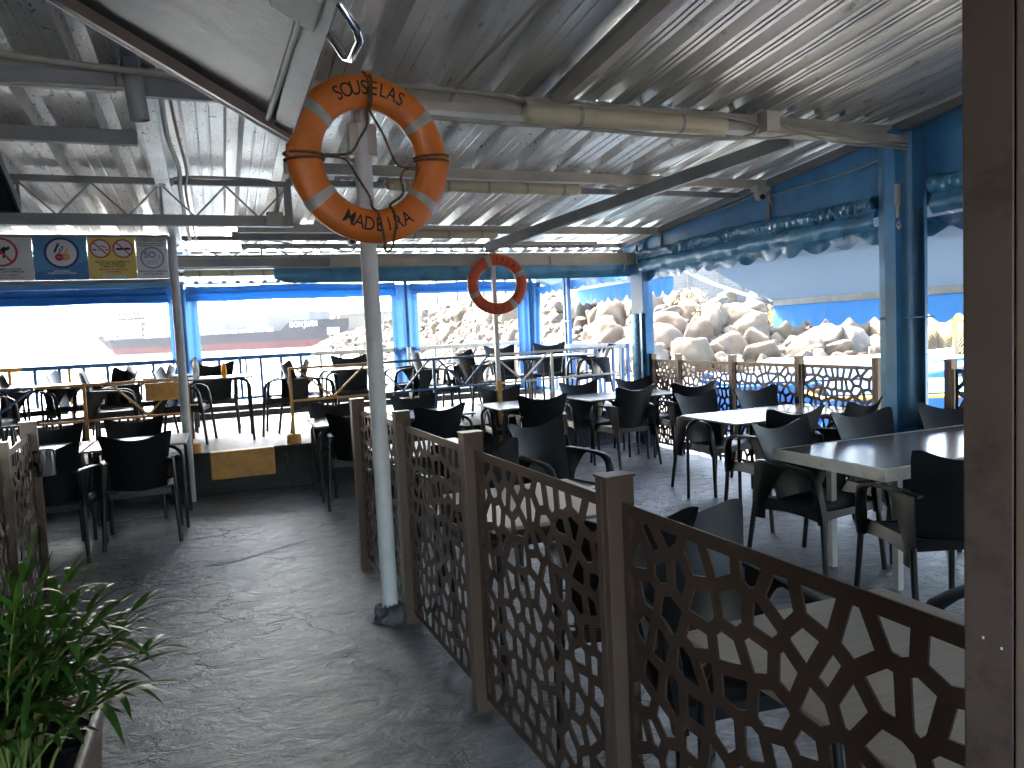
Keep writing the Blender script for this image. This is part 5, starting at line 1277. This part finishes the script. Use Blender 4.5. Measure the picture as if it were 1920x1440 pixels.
bx, by = pd(1600, 24.5); boat('wooden_boat', 'white wooden boat with blue interior lying on the pebble beach', (bx, by, -.62), R(-48), 5.6, 1.7, .75, m_boat_w, m_boat_b)
bx, by = pd(1935, 20); boat('wooden_boat', 'yellow and white wooden boat on the beach right of the blue column', (bx, by, -.62), R(-40), 6.0, 1.8, .85, m_boat_y, m_boat_b)
bx, by = pd(1580, 14.5); boat('wooden_boat', 'blue covered boat close behind the beach side screen', (bx, by, -.65), R(-20), 5.6, 1.9, .98, m_boat_b, m_boat_b, m_boat_b, m_boat_b)
bx, by = pd(1790, 12.5); boat('wooden_boat', 'blue boat close behind the screen right of the wide column', (bx, by, -.65), R(-30), 4.6, 1.7, .85, m_boat_b, m_boat_b, m_boat_y, m_boat_b)
px0, py0 = pd(1790, 34)
pt = tag(empty('palm_tree', (px0, py0, -.6)), 'young palm tree on the beach right of the wide blue column', 'palm tree')
MB().tube([(0, 0, 0), (.1, 0, 1), (.05, .05, 2.0)], [.16, .13, .11], 10).build('trunk', m_trunk, pt, smooth=50)
b = MB(); rr = random.Random(9)
for i in range(22):
    az = i * 2.4; el = rr.uniform(.1, 1.2); L = rr.uniform(1.7, 2.5); pts = []
    for s in range(12):
        q = s / 11; pts.append(Vector((.05 + cos(az) * L * q * cos(el * .6), .05 + sin(az) * L * q * cos(el * .6), 2.0 + L * (sin(el) * q - 1.05 * q * q))))
    for s in range(1, 12):
        t_ = (pts[s] - pts[s - 1]).normalized(); sd2 = t_.cross(Vector((0, 0, 1))).normalized()
        for sg in (-1, 1):
            for h_ in (0, .5): leaflet(b, pts[s - 1].lerp(pts[s], h_), t_ * .6 + sd2 * sg + Vector((0, 0, -.35)), .55 * (1 - .5 * s / 12), .022, .5)
b.build('crown', m_palmdry, pt, smooth=60)

# ------------------------------------------------------------------ ship, shed and hill in the distance
sx0, sy0 = pd(196, 470); sx1, sy1 = pd(655, 400)
SA = Vector((sx0, sy0, SEA)); SB = Vector((sx1, sy1, SEA)); SL = (SB - SA).length; rz = atan2(SB.y - SA.y, SB.x - SA.x)
ship = tag(empty('cargo_ship', SA, rz), 'black and red bulk cargo ship DON JUAN moored across the water', 'ship')
HB = 11.0
def hull_fn(z0, z1):
    def fn(u, v):
        x = SL * u; z = z0 + (z1(u) - z0) * v if callable(z1) else z0 + (z1 - z0) * v
        rake = (1 - min(1, max(0, z) / 9)) * 14 * max(0, 1 - u * 8)           # stern overhang
        bowr = (1 - min(1, max(0, z) / 9)) * 6 * max(0, (u - .93) / .07)
        w = HB * min(1, (1 - u) * 9) ** .7 * min(1, .45 + u * 6)
        return (x + rake - bowr, -w, z)
    return fn
deck = lambda u: 8.6 + (3.0 if u < .07 else 0) * (1 if u < .05 else .0) + 4.6 * min(1, max(0, (u - .80) / .035)) 
def both(name, fn, m):
    b = MB(); b.grid(fn, 90, 6); b.grid(lambda u, v: (fn(u, v)[0], -fn(u, v)[1], fn(u, v)[2]), 90, 6); return b.build(name, m, ship)
both('red_bottom', hull_fn(-1, 3.6), m_hull_r); both('hull', hull_fn(3.6, deck), m_hull_k)
dk = MB(); dk.grid(lambda u, v: (lambda p: (p[0], p[1] * (1 - 2 * v), p[2] - .3))(hull_fn(3.6, deck)(u, 1)), 90, 2); dk.build('deck', m_ship_g, ship)
S = SL
sp = MB()
for (a, b_, z0, z1, w) in ((.10, .26, 8.6, 12, 9), (.105, .255, 12, 15, 8.5), (.11, .25, 15, 18, 8), (.12, .25, 18, 21, 8), (.11, .26, 21, 24, 9.2)): sp.box(S * a, S * b_, -w, w, z0, z1 - .25)
sp.build('superstructure', m_ship_w, ship)
for r_, z in enumerate((10.4, 13.6, 16.6, 19.6, 22.4)):
    for k in range(8): MB().box(S * (.115 + k * .017), S * (.122 + k * .017) + (.5 if z > 22 else 0), -9.6, -7.9, z - .5, z + .6).build('window', m_dark_gloss, ship)
MB().box(S * .055, S * .085, -3, 3, 9, 19).build('funnel', m_ship_w, ship); MB().tube([(S * .19, 0, 24), (S * .19, 0, 33)], .4, 6).build('mast', m_ship_w, ship)
for (a, b_, z1) in ((.13, .235, 16.5), (.50, .585, 15), (.665, .755, 16.5), (.835, .90, 17.5)):
    MB().box(S * a, S * b_, -9.8, 9.0, 8.6, z1 if a > .2 else 17).build('cargo_box', m_ship_g, ship)
for a in (.54, .715, .875):
    cr = MB().tube([(S * a, 0, 17), (S * a, 0, 27)], [2.2, 1.6], 10); cr.box(S * a - 3, S * a + 3, -3, 3, 27, 33); cr.bar((S * a, 0, 30), (S * a - 14, 0, 42), 1.2, 1.4); cr.build('deck_crane', m_ship_w, ship)
MB().tube([(S * .965, 0, 13), (S * .965, 0, 25)], .5, 8).build('foremast', m_ship_w, ship)
hc = MB()
for k in range(14): hc.box(S * (.30 + k * .034), S * (.325 + k * .034), -10.2, -9.6, 8.6, 10.4)
hc.build('hatch_coaming', mat('pale_green_coaming', (.42, .50, .48), .6), ship)
me = font_mesh('DON JUAN', 3.6, .05, bold=.12); b = MB()
ux = .885
tx = Matrix.Translation((S * ux, -HB * min(1, (1 - ux) * 9) ** .7 - .35, 11.2)) @ Matrix.Rotation(R(0), 4, 'Z') @ Matrix.Rotation(pi / 2, 4, 'X'); add_mesh(b, me, tx); b.build('lettering', m_ship_w, ship)
ship.scale = (1, 1, 1.1)
hx, hy = pd(720, 430)
sh = tag(empty('harbour_shed', (hx, hy, 0), rz), 'long pale tan harbour shed behind the ship', 'shed')
b = MB(); b.box(-24, 70, -14, 14, -1, 16); b.build('walls', m_hangar, sh)
b = MB(); b.v = [(-25, -15, 16), (71, -15, 16), (71, 15, 16), (-25, 15, 16), (-25, 0, 22), (71, 0, 22)]; b.f = [(0, 1, 5, 4), (3, 4, 5, 2), (0, 4, 3), (1, 2, 5)]; b.build('roof', m_hangar, sh)
for k in range(4): MB().box(-18 + k * 14, -11 + k * 14, -14.3, -13.9, 0, 8).build('shed_door', m_ship_g, sh)
bx, by = pd(625, 300); b = MB().box(-2.4, 2.4, -.1, .1, 3.6, 6.4); b.bar((-1.6, 0, 0), (-1.6, 0, 3.6), .2, .2); b.bar((1.6, 0, 0), (1.6, 0, 3.6), .2, .2)
o = b.build('notice_board', m_ship_w); o.location = (bx, by, .2); tag(o, 'white notice board on two posts at the tip of the breakwater', 'sign board')
def hill(u, v):
    px_ = 330 + 1300 * u; x, y = pd(px_, 620 + 500 * v); h = 55 * sin(pi * min(1, v * 1.2)) * (.35 + .9 * u) * min(1, u * 3) + 10 * noise.noise(Vector((x * .006, y * .006, 0)))
    return (x, y, SEA + max(-1, h))
b = MB(); b.grid(hill, 60, 20); o = b.build('hillside', m_hill, smooth=60); tag(o, kind='structure')

# ------------------------------------------------------------------ sea haze
hz = MB().box(-480, 520, -40, 1150, -3.2, 75).build('haze', None) if False else None
hzb = MB().box(-480, 760, -62, 1180, -4.0, 85)
me = bpy.data.meshes.new('haze'); me.from_pydata(hzb.v, [], hzb.f)
hm = bpy.data.materials.new('sea_haze'); hm.use_nodes = True; nt = hm.node_tree; nt.nodes.clear()
out = nt.nodes.new('ShaderNodeOutputMaterial'); pv = nt.nodes.new('ShaderNodeVolumePrincipled'); pv.inputs['Density'].default_value = .00005
pv.inputs['Color'].default_value = (.95, .95, .95, 1); pv.inputs['Anisotropy'].default_value = .35; nt.links.new(pv.outputs[0], out.inputs['Volume']); me.materials.append(hm)
o = link('haze', me); tag(o, 'thin bright sea haze over the harbour', 'haze', kind='stuff')
